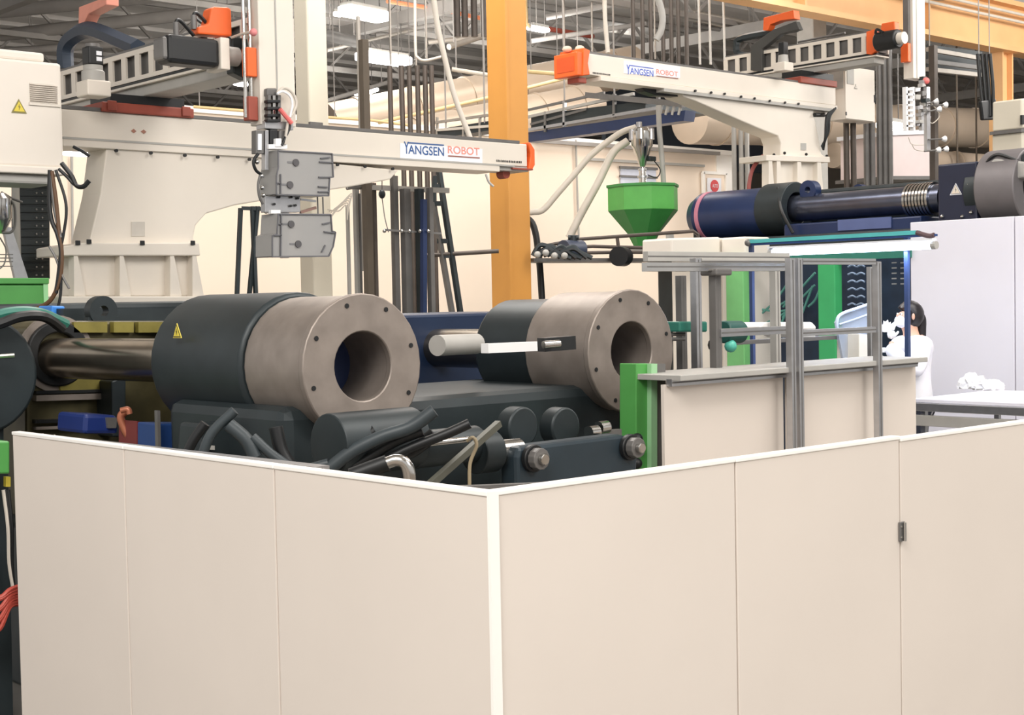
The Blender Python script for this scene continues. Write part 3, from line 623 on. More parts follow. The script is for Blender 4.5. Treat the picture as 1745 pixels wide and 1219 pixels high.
# green side column of the near machine
gp = pv(1094, 760, 5.2)
t = thing('green_guard_post', (gp.x, 5.2, 0), 'green guard post with dark knobs right of the linkage plate', 'post')
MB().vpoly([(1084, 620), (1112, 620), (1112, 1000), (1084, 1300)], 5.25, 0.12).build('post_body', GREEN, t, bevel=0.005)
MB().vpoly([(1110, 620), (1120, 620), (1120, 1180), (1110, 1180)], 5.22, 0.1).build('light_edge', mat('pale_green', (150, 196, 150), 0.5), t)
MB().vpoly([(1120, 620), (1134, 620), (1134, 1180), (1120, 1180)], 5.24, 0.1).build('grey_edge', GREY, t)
for x, y in ((1086, 748), (1085, 790)): MB().ball(pv(x, y, 5.2), 0.03).build('knob', BLACK, t, smooth=True)

# things at the left edge
t = thing('electrical_cabinet', (3.3, 7.7, 0), 'green cabinet edge with cables showing left of the fence end', 'cabinet')
MB().vpoly([(-70, 752), (17, 752), (17, 808), (-70, 808)], 7.3, 0.5).build('green_top', GREEN, t, bevel=0.01)
MB().vpoly([(-70, 808), (14, 808), (24, 1300), (-70, 1300)], 7.5, 0.4).build('dark_body', DARK, t)
MB().vpoly([(10, 813), (18, 813), (18, 830), (10, 830)], 7.4, 0.03).build('latch', WARNY, t)
for i in range(7):
    MB().tube([pv(-25, 1010+i*12, 7.3), pv(0, 1018+i*9-(i % 2)*6, 7.25), pv(16, 1006+i*5, 7.25), pv(30, 1000+i*5, 7.3)], 0.012, n=7).build('red_cable', REDC, t, smooth=True)
for i in range(3):
    MB().tube([pv(6+i*4, 835, 7.4), pv(14+i*3, 900, 7.38), pv(16+i*2, 960, 7.4), pv(24, 1010, 7.4)], 0.01, n=6).build('cable', HOSEW if i == 0 else BLACK, t, smooth=True)

# ------------------------------------------------------------------ gantry robots
def row_bolts(parent, pts, v, r=0.018):
    for x, y in pts:
        c = pv(x, y, v); MB().cyl(c, c+Vector((0, -0.02, 0)), r, n=10).build('bolt', BLACK, parent)
# --- left robot
BV = 11.0
lr = thing('gantry_robot', (4.6, BV, 1.75), 'large white gantry robot on the left, its beam ending before the yellow column', 'robot')
def ubeam(parent, tl, bl, tr, br, v, depth, name, m, bevel=0.01):   # straight beam along X measured at its two ends
    x0 = pv(*tl, v).x; x1 = pv(*tr, v).x; z1 = (pv(*tl, v).z+pv(*tr, v).z)/2; z0 = (pv(*bl, v).z+pv(*br, v).z)/2
    MB().box((x0, v, z0), (x1, v+depth, z1)).build(name, m, parent, bevel=bevel); return x0, x1, z0, z1
x0, x1, z0, z1 = ubeam(lr, (104, 185), (104, 232), (898, 246), (898, 286), BV, 0.34, 'beam', WHITE)
print('left beam', x0, x1, z0, z1)
MB().box((x0, BV+0.0, z1), (x1-0.1, BV+0.30, z1+0.03)).build('top_rail', GREY, lr)
MB().box((x0, BV-0.025, z0-0.07), (x1-0.4, BV+0.32, z0-0.004)).build('lower_flange', WHITE, lr, bevel=0.006)
MB().box((x0, BV-0.03, z0-0.012), (x1-0.2, BV-0.0, z0+0.004)).build('flange_lip', LGREY, lr)
MB().box((x1-0.42, BV+0.01, z0-0.05), (x1+0.02, BV+0.3, z0-0.004)).build('end_foot', LGREY, lr)
ec = MB().prism([(x1, BV-0.02, z1+0.02), (x1+0.03, BV-0.02, z1+0.02), (x1+0.09, BV-0.02, z1-0.05), (x1+0.09, BV-0.02, z0+0.02), (x1+0.05, BV-0.02, z0-0.03), (x1+0.0, BV-0.02, z0-0.03), (x1+0.03, BV-0.02, z0+0.1), (x1+0.03, BV-0.02, z1-0.09)], (0, 0.38, 0)).build('end_cover', ORANGE, lr, bevel=0.008)
MB().box((x1-0.22, BV-0.02, z0-0.035), (x1+0.06, BV+0.36, z0-0.02)).build('cover_lip', BRICKR, lr)
c = pv(863, 296, BV+0.1); MB().cyl(c, c+Vector((0, 0.1, 0)), 0.05, n=20).build('pulley', BRICKR, lr, smooth=True)
# logo
q0 = pv(684, 280, BV-0.004)
MB().vpoly([(682, 244), (822, 254), (822, 284), (682, 277)], BV-0.004, 0.003).build('logo_sticker', SIGNW, lr)
a = pv(689, 272, BV-0.006); b = pv(757, 276, BV-0.006); zb = z0+0.05
text('Y', 'logo_letter', SIGNB, lr, (a.x, BV-0.006, zb), (1, 0, 0), 0.115, 0.06)
text('ANGSEN', 'logo_letters', SIGNB, lr, (a.x+0.05, BV-0.006, zb), (1, 0, 0), 0.085, b.x-a.x-0.05)
MB().box((a.x+0.05, BV-0.008, zb+0.10), (b.x, BV-0.006, zb+0.112)).build('logo_stroke', SIGNB, lr)
c = pv(763, 276, BV).x; d = pv(817, 280, BV).x
text('ROBOT', 'logo_letters', SIGNR, lr, (c, BV-0.006, zb+0.03), (1, 0, 0), 0.075, d-c)
MB().box((c, BV-0.008, zb), (d, BV-0.006, zb+0.012)).build('logo_underline', mat('sign_brown', (150, 96, 84), 0.5), lr)
dash_text('model_marking', SIGNK, lr, [Vector((pv(846, 285, BV).x, BV-0.004, z0+0.03)), Vector((pv(888, 285, BV).x, BV-0.004, z0+0.03))], 0.022, (1, 0, 0), 3)
c = pv(236, 224, BV); 
for s_ in (-1, 1): MB().prism([(c.x+s_*0.02, BV-0.001, c.z), (c.x+s_*0.045, BV-0.003, c.z+0.018), (c.x+s_*0.07, BV-0.003, c.z), (c.x+s_*0.045, BV-0.003, c.z-0.018)], (0, -0.002, 0)).build('mark', mat('mark_brown', (170, 120, 100), 0.5), lr)
row_bolts(lr, [(197, 257), (256, 261), (314, 265), (370, 268), (424, 272), (480, 276), (574, 281), (621, 284), (668, 288)], BV-0.03, 0.014)
# bracket (front plate sweeping right) and pedestal
MB().vpoly([(183, 240), (680, 290), (665, 306), (600, 318), (520, 330), (400, 350), (352, 364), (334, 384), (330, 404), (333, 424), (150, 424), (172, 330)], BV, 0.34).build('bracket', WHITE, lr, bevel=0.012)
MB().vpoly([(108, 420), (140, 414), (340, 414), (342, 436), (108, 436)], BV-0.08, 0.5).build('pedestal_flange', WHITE, lr, bevel=0.01)
for x, y in ((132, 416), (151, 414), (242, 416), (328, 416)):
    c = pv(x, y-2, BV-0.085); MB().box(c+Vector((-0.02, -0.012, -0.018)), c+Vector((0.02, 0.0, 0.018))).build('bolt', BLACK, lr, bevel=0.003)
MB().vpoly([(128, 436), (330, 436), (330, 505), (122, 505)], BV+0.02, 0.32).build('pedestal_column', WHITE, lr, bevel=0.01)
for x in (126, 204, 290, 328): MB().vpoly([(x, 436), (x+7, 436), (x+20, 505), (x, 505)], BV-0.07, 0.1).build('rib', WHITE, lr, bevel=0.004)
MB().vpoly([(100, 505), (345, 505), (350, 520), (100, 520)], BV-0.12, 0.6).build('base_flange', WHITE, lr, bevel=0.01)
MB().vpoly([(224, 378), (247, 378), (247, 403), (224, 403)], BV-0.006, 0.006).build('rating_plate', mat('plate_silver', (200, 194, 184), 0.45), lr)
# truss arm (runs away to the left), carriage
TU = pv(262, 190, BV+0.1).x - 0.15
print('TU', TU)
tp = lambda x, y: pu(x, y, TU)
def yz(x, y, u=TU): p = pu(x, y, u); return p.y, p.z
yn = yz(443, 60)[0]; yf = yz(85, 140)[0]
zt = (tp(105, 122).z+tp(280, 70).z)/2; zb_ = (tp(110, 166).z+tp(330, 116).z)/2
print('truss', yn, yf, zt, zb_)
def kick(parent, u, y_near, y_far, zt, zb, wd, nwin, w0, w1):
    H = zt-zb
    MB().box((u, y_near, zt-H*0.16), (u+0.02, y_far, zt)).build('truss_chord', WHITE, parent)
    MB().box((u, y_near, zb), (u+0.02, y_far, zb+H*0.14)).build('truss_chord', WHITE, parent)
    st = (y_far-y_near)/nwin
    for i in range(nwin+1):
        y = y_near+i*st
        MB().box((u+0.001, y-st*0.17, zb+H*0.13), (u+0.019, y+st*0.17, zt-H*0.15)).build('truss_upright', WHITE, parent)
    MB().box((u+0.05, y_near+0.02, zb+0.01), (u+wd-0.03, y_far-0.02, zt-0.01)).build('truss_dark_inside', GREY, parent)  # dark inner box stands in for the shade inside the windows
    MB().box((u, y_near, zt), (u+wd, y_far, zt+0.018)).build('truss_top', GREY, parent)
    MB().box((u+wd-0.02, y_near, zb), (u+wd, y_far, zt)).build('truss_back', WHITE, parent)
    MB().box((u-0.02, y_near, zb-0.035), (u+wd, y_far, zb-0.012)).build('linear_rail', BLACK, parent)
    MB().box((u-0.035, y_near, zb-0.055), (u+wd, y_far, zb-0.035)).build('rail_edge', WHITE, parent, bevel=0.003)
    MB().box((u, y_near+0.05, zb-0.14), (u+wd-0.04, y_far-0.1, zb-0.055)).build('arm_underside', LGREY, parent, bevel=0.01)
kick(lr, TU, yn, yf, zt, zb_, 0.30, 15, 0, 0)
bz = z1+0.03
cx0 = pv(172, 190, BV).x; cx1 = pv(328, 196, BV).x
MB().box((cx0, BV-0.03, bz-0.03), (cx1, BV+0.38, bz+0.05)).build('carriage', BRICKR, lr, bevel=0.01)
MB().box((cx0+0.08, BV-0.01, bz+0.05), (cx1-0.08, BV+0.34, zb_-0.14)).build('carriage_plate', BLACK, lr)
for s_ in (cx0+0.04, cx1-0.12): MB().box((s_, BV-0.045, bz-0.02), (s_+0.08, BV-0.03, bz+0.06)).build('carriage_clamp', BRICKR, lr, bevel=0.006)
# servo of the carriage (upright, white with black head)
sc_ = pv(160, 165, BV-0.25); sx, sy = sc_.x, sc_.y
zA, zB_, zC_ = wz(160, 166, sx, sy), wz(160, 112, sx, sy), wz(160, 76, sx, sy)
sv = MB().box((sx-0.1, sy-0.1, zA), (sx+0.1, sy+0.1, zA+(zB_-zA)*0.5)).build('gearbox', WHITE, lr, bevel=0.012)
MB().lathe((sx, sy, zA+(zB_-zA)*0.5), [(0.09, 0), (0.09, (zB_-zA)*0.3), (0.075, (zB_-zA)*0.35), (0.075, (zB_-zA)*0.5)], n=24).build('gearbox_ring', LGREY, sv, smooth=True)
MB().box((sx-0.062, sy-0.062, zB_), (sx+0.062, sy+0.062, zC_-0.02)).build('servo_motor', BLACK, lr, bevel=0.012)
MB().cyl((sx, sy, zC_-0.02), (sx, sy, zC_+0.005), 0.055).build('motor_cap', GREY, lr, smooth=True)
for dz in (0.03, 0.075): MB().box((sx+0.0, sy-0.066, zB_+dz), (sx+0.045, sy-0.06, zB_+dz+0.032)).build('motor_label', SIGNW, lr)
# black motor at the near end of the truss
mu = TU-0.14; mv = yn+0.02
p1, p0 = pv(287, 86, mv), pv(375, 88, mv); zc = (p0.z+p1.z)/2; p2 = pv(391, 88, mv); p3 = pv(416, 90, mv)
MB().box((p1.x, mv, zc-0.095), (p0.x, mv+0.19, zc+0.105)).build('drive_motor', BLACK, lr, bevel=0.03)
MB().box((p1.x-0.03, mv+0.02, zc-0.075), (p1.x+0.02, mv+0.17, zc+0.085)).build('motor_end', GREY, lr, bevel=0.02)
MB().box((p0.x, mv-0.01, zc-0.11), (p2.x, mv+0.2, zc+0.12)).build('motor_flange', WHITE, lr, bevel=0.01)
MB().cyl((p2.x, mv+0.1, zc+0.01), (p3.x, mv+0.1, zc+0.01), 0.07, n=24).build('coupling', LGREY, lr, smooth=True)
for x, y in ((300, 50), (330, 38)):
    c = pv(x, y-12, mv+0.1); MB().tube([c+Vector((0, 0, -0.1)), c, c+Vector((0.04, 0, 0.01)), c+Vector((0.14, 0, -0.08))], 0.014).build('motor_cable', BLACK, lr, smooth=True)
    MB().cyl(c+Vector((0, 0, -0.1)), c+Vector((0, 0, 0.0)), 0.022, n=12).build('connector', GREY, lr, smooth=True)
MB().tube([pu(330, 28, mu), pu(345, 40, mu), pu(370, 55, mu), pu(395, 66, mu)], 0.012).build('motor_cable', BLACK, lr, smooth=True)
MB().vpoly([(338, 58), (338, 46), (356, 40), (360, 14), (366, 11), (390, 12), (395, 16), (396, 62)], mv+0.05, 0.12).build('orange_cover', ORANGE, lr, bevel=0.015)
MB().vpoly([(395, 62), (422, 66), (422, 136), (398, 124)], mv+0.12, 0.1).build('end_plate', DARK, lr, bevel=0.01)
# vertical arm
ZV = yn-0.02; zu0 = pv(443, 150, ZV-0.12).x; zu1 = pv(503, 150, ZV-0.12).x; zbot = pv(470, 214, ZV-0.12).z
print('zarm', zu0, zu1, ZV, zbot)
za = MB().box((zu0, ZV-0.12, zbot), (zu1, ZV+0.02, 5.0)).build('vertical_arm', WHITE, lr, bevel=0.006)
MB().box(((zu0+zu1)/2-0.012, ZV-0.125, zbot), ((zu0+zu1)/2, ZV-0.118, 5.0)).build('groove', LGREY, za)
for dx_ in (0.0, 0.05): MB().cyl((zu0-0.035-dx_, ZV-0.06, zbot+0.05), (zu0-0.035-dx_, ZV-0.06, 5.0), 0.014, n=10).build('guide_rail', CHROME, za, smooth=True)
for y0, y1 in ((75, 126), (160, 202)):
    zA2 = pu(434, y0, zu0-0.1).z; zB2 = pu(434, y1, zu0-0.1).z
    MB().box((zu0-0.085, ZV-0.10, zB2), (zu0-0.006, ZV-0.02, zA2)).build('slide_block', ORANGE if y0 == 75 else BRICKR, lr, bevel=0.008)
c = pu(432, 55, zu0-0.1); MB().ball(c, 0.028).build('pink_cap', mat('pink', (226, 140, 140), 0.5), lr, smooth=True)
MB().tube([pu(395, 64, zu0-0.1), pu(412, 58, zu0-0.1), pu(428, 55, zu0-0.1)], 0.01).build('motor_cable', HOSEW, lr, smooth=True)
# energy chain and orange top cover, left robot
MB().tube([pu(112, 118, TU+0.1), pu(112, 82, TU+0.1), pu(128, 60, TU+0.1), pu(160, 52, TU+0.1), pu(235, 82, TU+0.1)], 0.075, n=6).build('energy_chain', mat('chain_blueblack', (44, 56, 72), 0.5), lr)
MB().upoly([(134, 12), (181, -6), (181, 8), (150, 24), (137, 50), (133, 48)], TU+0.08, 0.12).build('chain_cover', mat('faded_orange', (226, 150, 130), 0.5), lr, bevel=0.008)

# --- robot gripper (left) with two smoky boxes
GV2 = ZV-0.16
gr = thing('robot_gripper', tuple(pv(470, 214, GV2)), 'metal gripper with cables at the foot of the left vertical arm', 'gripper')
def vb(x0, y0, x1, y1, v, t_): return MB().vpoly([(x0, y0), (x1, y0), (x1, y1), (x0, y1)], v, t_)
MB().vpoly([(452, 205), (500, 208), (500, 222), (452, 219)], GV2, 0.12).build('mount_plate', ALU, gr, bevel=0.004)
vb(455, 150, 473, 164, GV2, 0.06).build('ball_joint', GREY, gr, bevel=0.012)
for x in (457, 465, 474): vb(x, 162, x+5, 208, GV2-0.01, 0.04).build('guide_rod', GREY if x != 465 else CHROME, gr, bevel=0.003)
for y in (170, 182, 194, 203): vb(456, y, 478, y+5, GV2-0.03, 0.05).build('air_fitting', BLACK, gr, bevel=0.004)
vb(436, 222, 450, 262, GV2, 0.06).build('side_frame', GREY, gr, bevel=0.004); vb(440, 228, 446, 256, GV2-0.01, 0.01).build('frame_slot', SIGNW, gr)
vb(452, 222, 458, 290, GV2, 0.05).build('side_frame', ALU, gr, bevel=0.003)
vb(460, 220, 474, 246, GV2, 0.08).build('air_cylinder', BLACK, gr, bevel=0.01); vb(476, 222, 488, 248, GV2, 0.06).build('air_cylinder', GREY, gr, bevel=0.01)
vb(458, 246, 490, 254, GV2-0.02, 0.1).build('white_block', WPLAST, gr, bevel=0.004); vb(470, 236, 480, 250, GV2-0.03, 0.05).build('white_block', WPLAST, gr, bevel=0.004)
MB().tube([pv(x, y, GV2-0.03) for x, y in ((472, 158), (484, 150), (498, 158), (505, 175), (500, 192), (492, 205), (488, 225), (486, 246))], 0.011).build('air_hose', HOSEW, gr, smooth=True)
MB().tube([pv(x, y, GV2-0.04) for x, y in ((472, 160), (482, 156), (494, 164), (498, 178), (494, 200))], 0.009).build('air_hose', WPLAST, gr, smooth=True)
MB().tube([pv(x, y, GV2-0.05) for x, y in ((477, 186), (485, 196), (497, 210))], 0.017).build('red_sleeve', mat('pink_red', (236, 120, 116), 0.5), gr, smooth=True)
MB().tube([pv(x, y, GV2-0.03) for x, y in ((490, 200), (494, 215), (486, 235), (480, 248))], 0.01).build('air_hose', BLACK, gr, smooth=True)
MB().tube([pv(x, y, GV2-0.02) for x, y in ((440, 262), (432, 275), (436, 290), (446, 298))], 0.012).build('air_hose', BLACK, gr, smooth=True)
MB().tube([pv(x, y, GV2-0.02) for x, y in ((444, 296), (440, 315), (442, 335), (448, 348))], 0.01).build('air_hose', GREY, gr, smooth=True)
for x, y in ((438, 276), (446, 300), (447, 320), (449, 333)): MB().ball(pv(x, y, GV2-0.02), 0.018).build('fitting', CHROME, gr, smooth=True)
vb(482, 330, 493, 440, GV2+0.30, 0.04).build('spine', ALU, gr, bevel=0.003)
vb(452, 334, 512, 362, GV2+0.02, 0.06).build('cross_plate', ALU, gr, bevel=0.004)
for x, y in ((468, 348), (476, 336), (497, 336), (508, 338), (504, 350), (496, 351)): MB().cyl(pv(x, y, GV2), pv(x, y, GV2+0.02), 0.009, n=10).build('plate_hole', BLACK, gr)
MB().bar(pv(512, 362, GV2+0.05), pv(538, 354, GV2+0.05), 0.02).build('support_arm', mat('brown_arm', (140, 110, 100), 0.5), gr)
MB().bar(pv(512, 340, GV2+0.05), pv(538, 343, GV2+0.05), 0.015).build('support_arm', ALU, gr)
vb(462, 358, 478, 364, GV2-0.01, 0.05).build('white_block', WPLAST, gr)
for x, y in ((550, 348), (541, 366)): MB().bar(pv(x, 336, GV2+0.04), pv(x+1, 366, GV2+0.04), 0.008).build('wire', GREY, gr)
def sbox(label, outline, side, rim, discs, ribsL, ribsR, v):
    c = pv(508, outline[0][1], v)
    t = thing('storage_box', tuple(pv(505, outline[2][1], v)), label, 'box', 'smoky boxes held by the robot')
    MB().vpoly(outline, v, 0.012).build('front_panel', BOXM, t, bevel=0.003)
    MB().vpoly(side, v+0.004, 0.012).build('side_panel', mat('smoky_plastic_shaded', (128, 128, 132), 0.25, alpha=0.9, var=0.02), t, bevel=0.003)  # darker copy of the plastic puts the side's shade into colour
    n = len(outline)
    for i in range(n):
        a, b = outline[i], outline[(i+1) % n]
        MB().prism([pv(*a, v), pv(*b, v), pv(*b, v)+Vector((0, 0.22, 0)), pv(*a, v)+Vector((0, 0.22, 0))], (0, 0.0, 0.006)).build('box_wall', BOXM, t)
        MB().bar(pv(*a, v-0.006), pv(*b, v-0.006), 0.010, 0.008).build('rim_edge', BOXD, t)
    for x, y in discs:
        c = pv(x, y, v-0.012)
        MB().cyl(c, c+Vector((0, 0.011, 0)), 0.026, n=20).build('suction_disc', mat('cup_grey', (86, 84, 86), 0.5), t, smooth=True)
        MB().bar(c+Vector((-0.07, 0.014, 0)), c+Vector((0, 0.014, 0)), 0.01, 0.014).build('cup_stem', mat('stem_grey', (120, 120, 122), 0.5), t)
    for (x0, y0, x1, y1) in ribsL+ribsR:
        MB().bar(pv(x0, y0, v-0.008), pv(x1, y1, v-0.008), 0.012, 0.008).build('rib', BOXD, t)
    return t
sbox('upper smoky grey plastic box with two dark suction discs', [(474, 257), (566, 262), (568, 302), (562, 303), (560, 334), (471, 332), (471, 300), (474, 285)],
     [(474, 258), (486, 259), (478, 296), (478, 331), (472, 331), (472, 300), (475, 285)], None, [(505, 277), (495, 315)], [(471, 312, 478, 312), (478, 297, 478, 330)],
     [(546, 270, 562, 268), (544, 276, 566, 277), (543, 302, 564, 302), (542, 318, 558, 319), (542, 327, 560, 327)], GV2-0.06)
sbox('lower smoky grey plastic box with a curved wire between its discs', [(474, 365), (564, 366), (566, 394), (572, 396), (568, 420), (560, 437), (464, 438), (464, 402), (472, 399)],
     [(475, 366), (481, 367), (479, 400), (477, 437), (465, 437), (465, 402), (473, 399)], None, [(497, 382), (509, 416)], [(474, 382, 481, 382), (466, 401, 479, 401), (479, 366, 478, 436)],
     [(549, 382, 562, 379), (552, 395, 570, 397), (548, 430, 554, 418)], GV2-0.06)

# --- left robot control cabinet
cvv = 10.2
ca = thing('robot_cabinet', tuple(pv(50, 290, cvv)), 'white control cabinet with louvres and a yellow hazard triangle at the left edge', 'cabinet')
r_ = pv(107, 200, cvv).x; zt_ = pv(60, 104, cvv).z; zb2 = pv(60, 285, cvv).z
print('cab', r_, zt_, zb2)
MB().box((r_-1.3, cvv, zb2), (r_, cvv+0.45, zt_)).build('cabinet_body', WHITE2, ca, bevel=0.02)
MB().box((r_-1.3, cvv+0.03, zt_), (r_-0.11, cvv+0.42, zt_+0.07)).build('top_box', WHITE2, ca, bevel=0.02)
MB().box((r_-1.3, cvv-0.02, zb2-0.05), (r_+0.01, cvv+0.47, zb2+0.005)).build('bottom_lip', WHITE2, ca, bevel=0.01)
MB().box((r_-1.2, cvv+0.03, zb2-0.12), (r_-0.06, cvv+0.42, zb2-0.05)).build('cable_duct', LGREY, ca, bevel=0.02)
l0, l1 = pv(50, 140, cvv), pv(98, 178, cvv)
for k in range(10):
    z = l0.z-0.005-(l0.z-l1.z)*k/10
    MB().prism([(l0.x, cvv, z), (l0.x, cvv-0.014, z-0.012), (l0.x, cvv, z-0.014)], (l1.x-l0.x, 0, 0)).build('louvre', mat('louvre_grey', (206, 198, 188), 0.5), ca)
MB().box((l0.x-0.01, cvv-0.012, l1.z-0.02), (l1.x+0.02, cvv, l1.z)).build('louvre_sill', WHITE, ca)
tc_ = pv(32, 183, cvv-0.001); triangle(ca, tc_, (1, 0, 0), 0.115, mat('plain_khaki', (150, 142, 90), 0.5), WARNY, (0, -1, 0), mark=mat('mark_khaki', (130, 120, 60), 0.5))

# cables below the cabinet
def cab(pts, k, r, m, label, group=None): return MB().tube([pd(x, y, k) for x, y in pts], r, n=8).build('cable', m, smooth=True, label=label, cat='cable', group=group)
t = thing('cable_harness', tuple(pd(100, 400, 10.3)), 'bundle of dark cables hanging from the left cabinet down to the machine', 'cables')
for pts, r, m in (([(85, 290), (84, 340), (88, 375), (98, 400), (104, 430), (100, 470), (95, 500)], .016, BLACK), ([(88, 292), (95, 340), (100, 390), (105, 430), (102, 475), (86, 512), (55, 530)], .016, mat('brown_cable', (96, 66, 40), .5)),
      ([(95, 290), (110, 335), (113, 365), (108, 400), (104, 420)], .011, BLACK), ([(84, 420), (95, 440), (106, 470), (118, 492)], .009, GREY), ([(103, 430), (104, 480), (102, 510), (95, 535)], .011, BLACK),
      ([(88, 300), (92, 350), (99, 385), (104, 405)], .014, GREY), ([(105, 278), (122, 300), (130, 316), (142, 318), (152, 308)], .017, BLACK), ([(100, 288), (115, 302), (126, 314), (138, 320)], .012, BLACK), ([(125, 250), (140, 258), (152, 266)], .012, BLACK)):
    MB().tube([pd(x, y, 10.3) for x, y in pts], r, n=8).build('cable', m, t, smooth=True)
# dark cable chain tower
tv = 11.6
t = thing('cable_chain', tuple(pv(58, 470, tv)), 'tall dark energy chain hanging behind the left cables', 'cable chain')
MB().vpoly([(30, 288), (84, 288), (85, 475), (50, 475), (30, 420)], tv, 0.12).build('chain_back', mat('chain_slate', (50, 58, 62), 0.5), t)
for k in range(13):
    y = 296+k*14.0
    MB().vpoly([(31, y), (83, y), (83, y+10), (31, y+10)], tv-0.02, 0.03).build('chain_link', DARK, t, bevel=0.003)
    for x in (62, 72): MB().ball(pv(x, y+5, tv-0.025), 0.009, n=6, m=4).build('link_pin', ALU, t)
MB().cyl(pv(26, 288, tv-0.05), pv(30, 470, tv-0.05), 0.03).build('steel_post', LGREY, label='pale slim post just left of the dark energy chain', cat='post')
# left hopper and blue crate
hv = 10.6
t = thing('material_hopper', tuple(pv(20, 545, hv)), 'bright green hopper cut by the left edge below the cabinet', 'hopper')
MB().vpoly([(-80, 474), (84, 474), (84, 484), (-80, 484)], hv-0.02, 0.5).build('rim', GREEN, t, bevel=0.005)
MB().vpoly([(-80, 484), (82, 484), (84, 548), (-80, 548)], hv, 0.46).build('hopper_body', GREEN, t, bevel=0.02)
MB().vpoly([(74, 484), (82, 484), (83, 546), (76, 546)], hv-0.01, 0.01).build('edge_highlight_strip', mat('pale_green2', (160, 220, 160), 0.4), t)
t = thing('vacuum_loader', tuple(pv(8, 470, 11)), 'steel vacuum loader with tubes over the left green hopper', 'loader')
c = pv(0, 372, 11)
MB().lathe(c+Vector((0, 0, -0.12)), [(0.03, 0), (0.08, 0.1), (0.09, 0.12), (0.09, 0.27), (0.05, 0.31)], n=20).build('canister', CHROME, t, smooth=True)
MB().tube([pv(2, 328, 11), pv(20, 338, 11), pv(38, 345, 11)], 0.01).build('tube', GREY, t, smooth=True)
MB().tube([pv(12, 336, 10.95), pv(24, 350, 10.95), pv(26, 378, 10.95), pv(20, 395, 10.95), pv(4, 397, 10.95)], 0.01).build('tube', GREY, t, smooth=True)
MB().vpoly([(5, 385), (20, 388), (48, 474), (26, 474)], 11.05, 0.04).build('spout', ALU, t)
for y in (434, 440, 446, 454): MB().bar(pv(-10, y, 11), pv(22, y, 11), 0.008).build('guard_wire', GREY, t)
MB().tube([pv(0, 405, 10.98), pv(10, 425, 10.98), pv(8, 448, 10.98), pv(0, 458, 10.98)], 0.006).build('tube', GREY, t, smooth=True)
MB().vpoly([(88, 521), (111, 522), (111, 546), (88, 545)], 9.0, 0.2).build('blue_crate', BINB, bevel=0.01, label='small bright blue crate beside the left green hopper', cat='crate')

# ------------------------------------------------------------------ middle background: racks, ladder
t = thing('step_ladder', tuple(pd(760, 480, 16)), 'dark grey step ladder standing under the left beam near the yellow column', 'ladder')
L = lambda x, y, k=16: pd(x, y, k)
def lad(x0_, y0_, x1_, y1_, w_, m):
    a, b = L(x0_, y0_), L(x1_, y1_); f_ = (a.z-FL)/(a.z-b.z); MB().bar(a, a.lerp(b, f_), w_).build('rail', m, t)
lad(748, 292, 775, 470, 0.05, DARK); lad(738, 345, 768, 520, 0.05, GREY)
MB().bar(L(742, 300, 16.3), L(738, 345, 16.3), 0.04).build('rail', DARK, t)
for y, x0_, x1_ in ((318, 740, 754), (347, 739, 758), (411, 745, 767), (436, 752, 770)): MB().bar(L(x0_, y), L(x1_, y), 0.04, 0.05).build('rung', DARK, t)
t = thing('steel_rack', tuple(pd(660, 470, 15)), 'grey steel rack of posts and rails under the left beam, with hanging hooks', 'rack')
for x, y0, y1, w_, m in ((606, 312, 470, .05, LGREY), (637, 312, 470, .035, PIPED), (671, 300, 470, .06, GREY), (690, 322, 470, .08, GREY), (714, 322, 470, .07, DARK), (732, 320, 470, .05, GREY), (592, 350, 470, .03, LGREY), (612, 330, 470, .02, GREY)):
    a = pd(x, y0, 15); MB().bar((a.x, a.y, FL), (a.x, a.y, a.z), w_).build('upright', m, t)
MB().bar(pd(590, 318, 14.9), pd(765, 325, 15.2), 0.06, 0.05).build('shelf_rail', LGREY, t)
MB().bar(pd(590, 320, 14.9), pd(634, 312, 14.9), 0.05).build('shelf_rail', GREY, t)
MB().bar(pd(655, 392, 14.9), pd(752, 398, 15.1), 0.02).build('cross_rod', GREY, t)
MB().bar(pd(722, 340, 14.9), pd(722, 600, 14.9), 0.05).build('brace', NAVY, t)
for x in (655, 685, 698, 716, 730): MB().ball(pd(x, 394, 14.88), 0.02, n=8, m=5).build('clamp_ball', CHROME, t, smooth=True)
t = thing('hoist_hook', tuple(pd(652, 345, 14.6)), 'small dark hook block hanging on a wire under the left bracket', 'hook')
MB().ball(pd(651, 331, 14.6), 0.035, (1, 1, 1.3)).build('hook_block', DARK, t, smooth=True)
MB().tube([pd(651, 337, 14.6), pd(653, 352, 14.6), pd(656, 372, 14.6), pd(662, 396, 14.6)], 0.005).build('wire', GREY, t)
MB().cyl(pd(651, 300, 14.6), pd(651, 328, 14.6), 0.005).build('wire', GREY, t)
t = thing('dark_frame', tuple(pd(425, 470, 14)), 'thin dark steel frame standing left of the lower smoky box', 'frame')
for a, b in (((410, 355), (398, 640)), ((412, 355), (440, 356)), ((430, 352), (441, 640)), ((439, 352), (412, 640)), ((440, 354), (455, 362))): MB().bar(pd(*a, 12.0), pd(*b, 12.0), 0.03).build('frame_bar', DARK, t)
t = thing('wire_coil', tuple(pd(580, 350, 13.5)), 'faint tangle of white wire right of the smoky boxes', 'wire')
for i in range(6):
    a = i*0.9; MB().tube([pd(562+4*math.sin(a), 372-i*3, 13.5), pd(578+6*math.cos(a), 345+i*3, 13.5), pd(600-i*2, 330+i*4, 13.5), pd(592, 360+i*3, 13.5)], 0.006, n=5).build('wire_loop', HOSEW, t, smooth=True)
pipe([pd(828, 297, 14), pd(833, 310, 14), pd(841, 318, 14)], 0.012, 'short grey tube under the left beam end', LGREY, 'flexible_hose', 'hose', smooth=True)
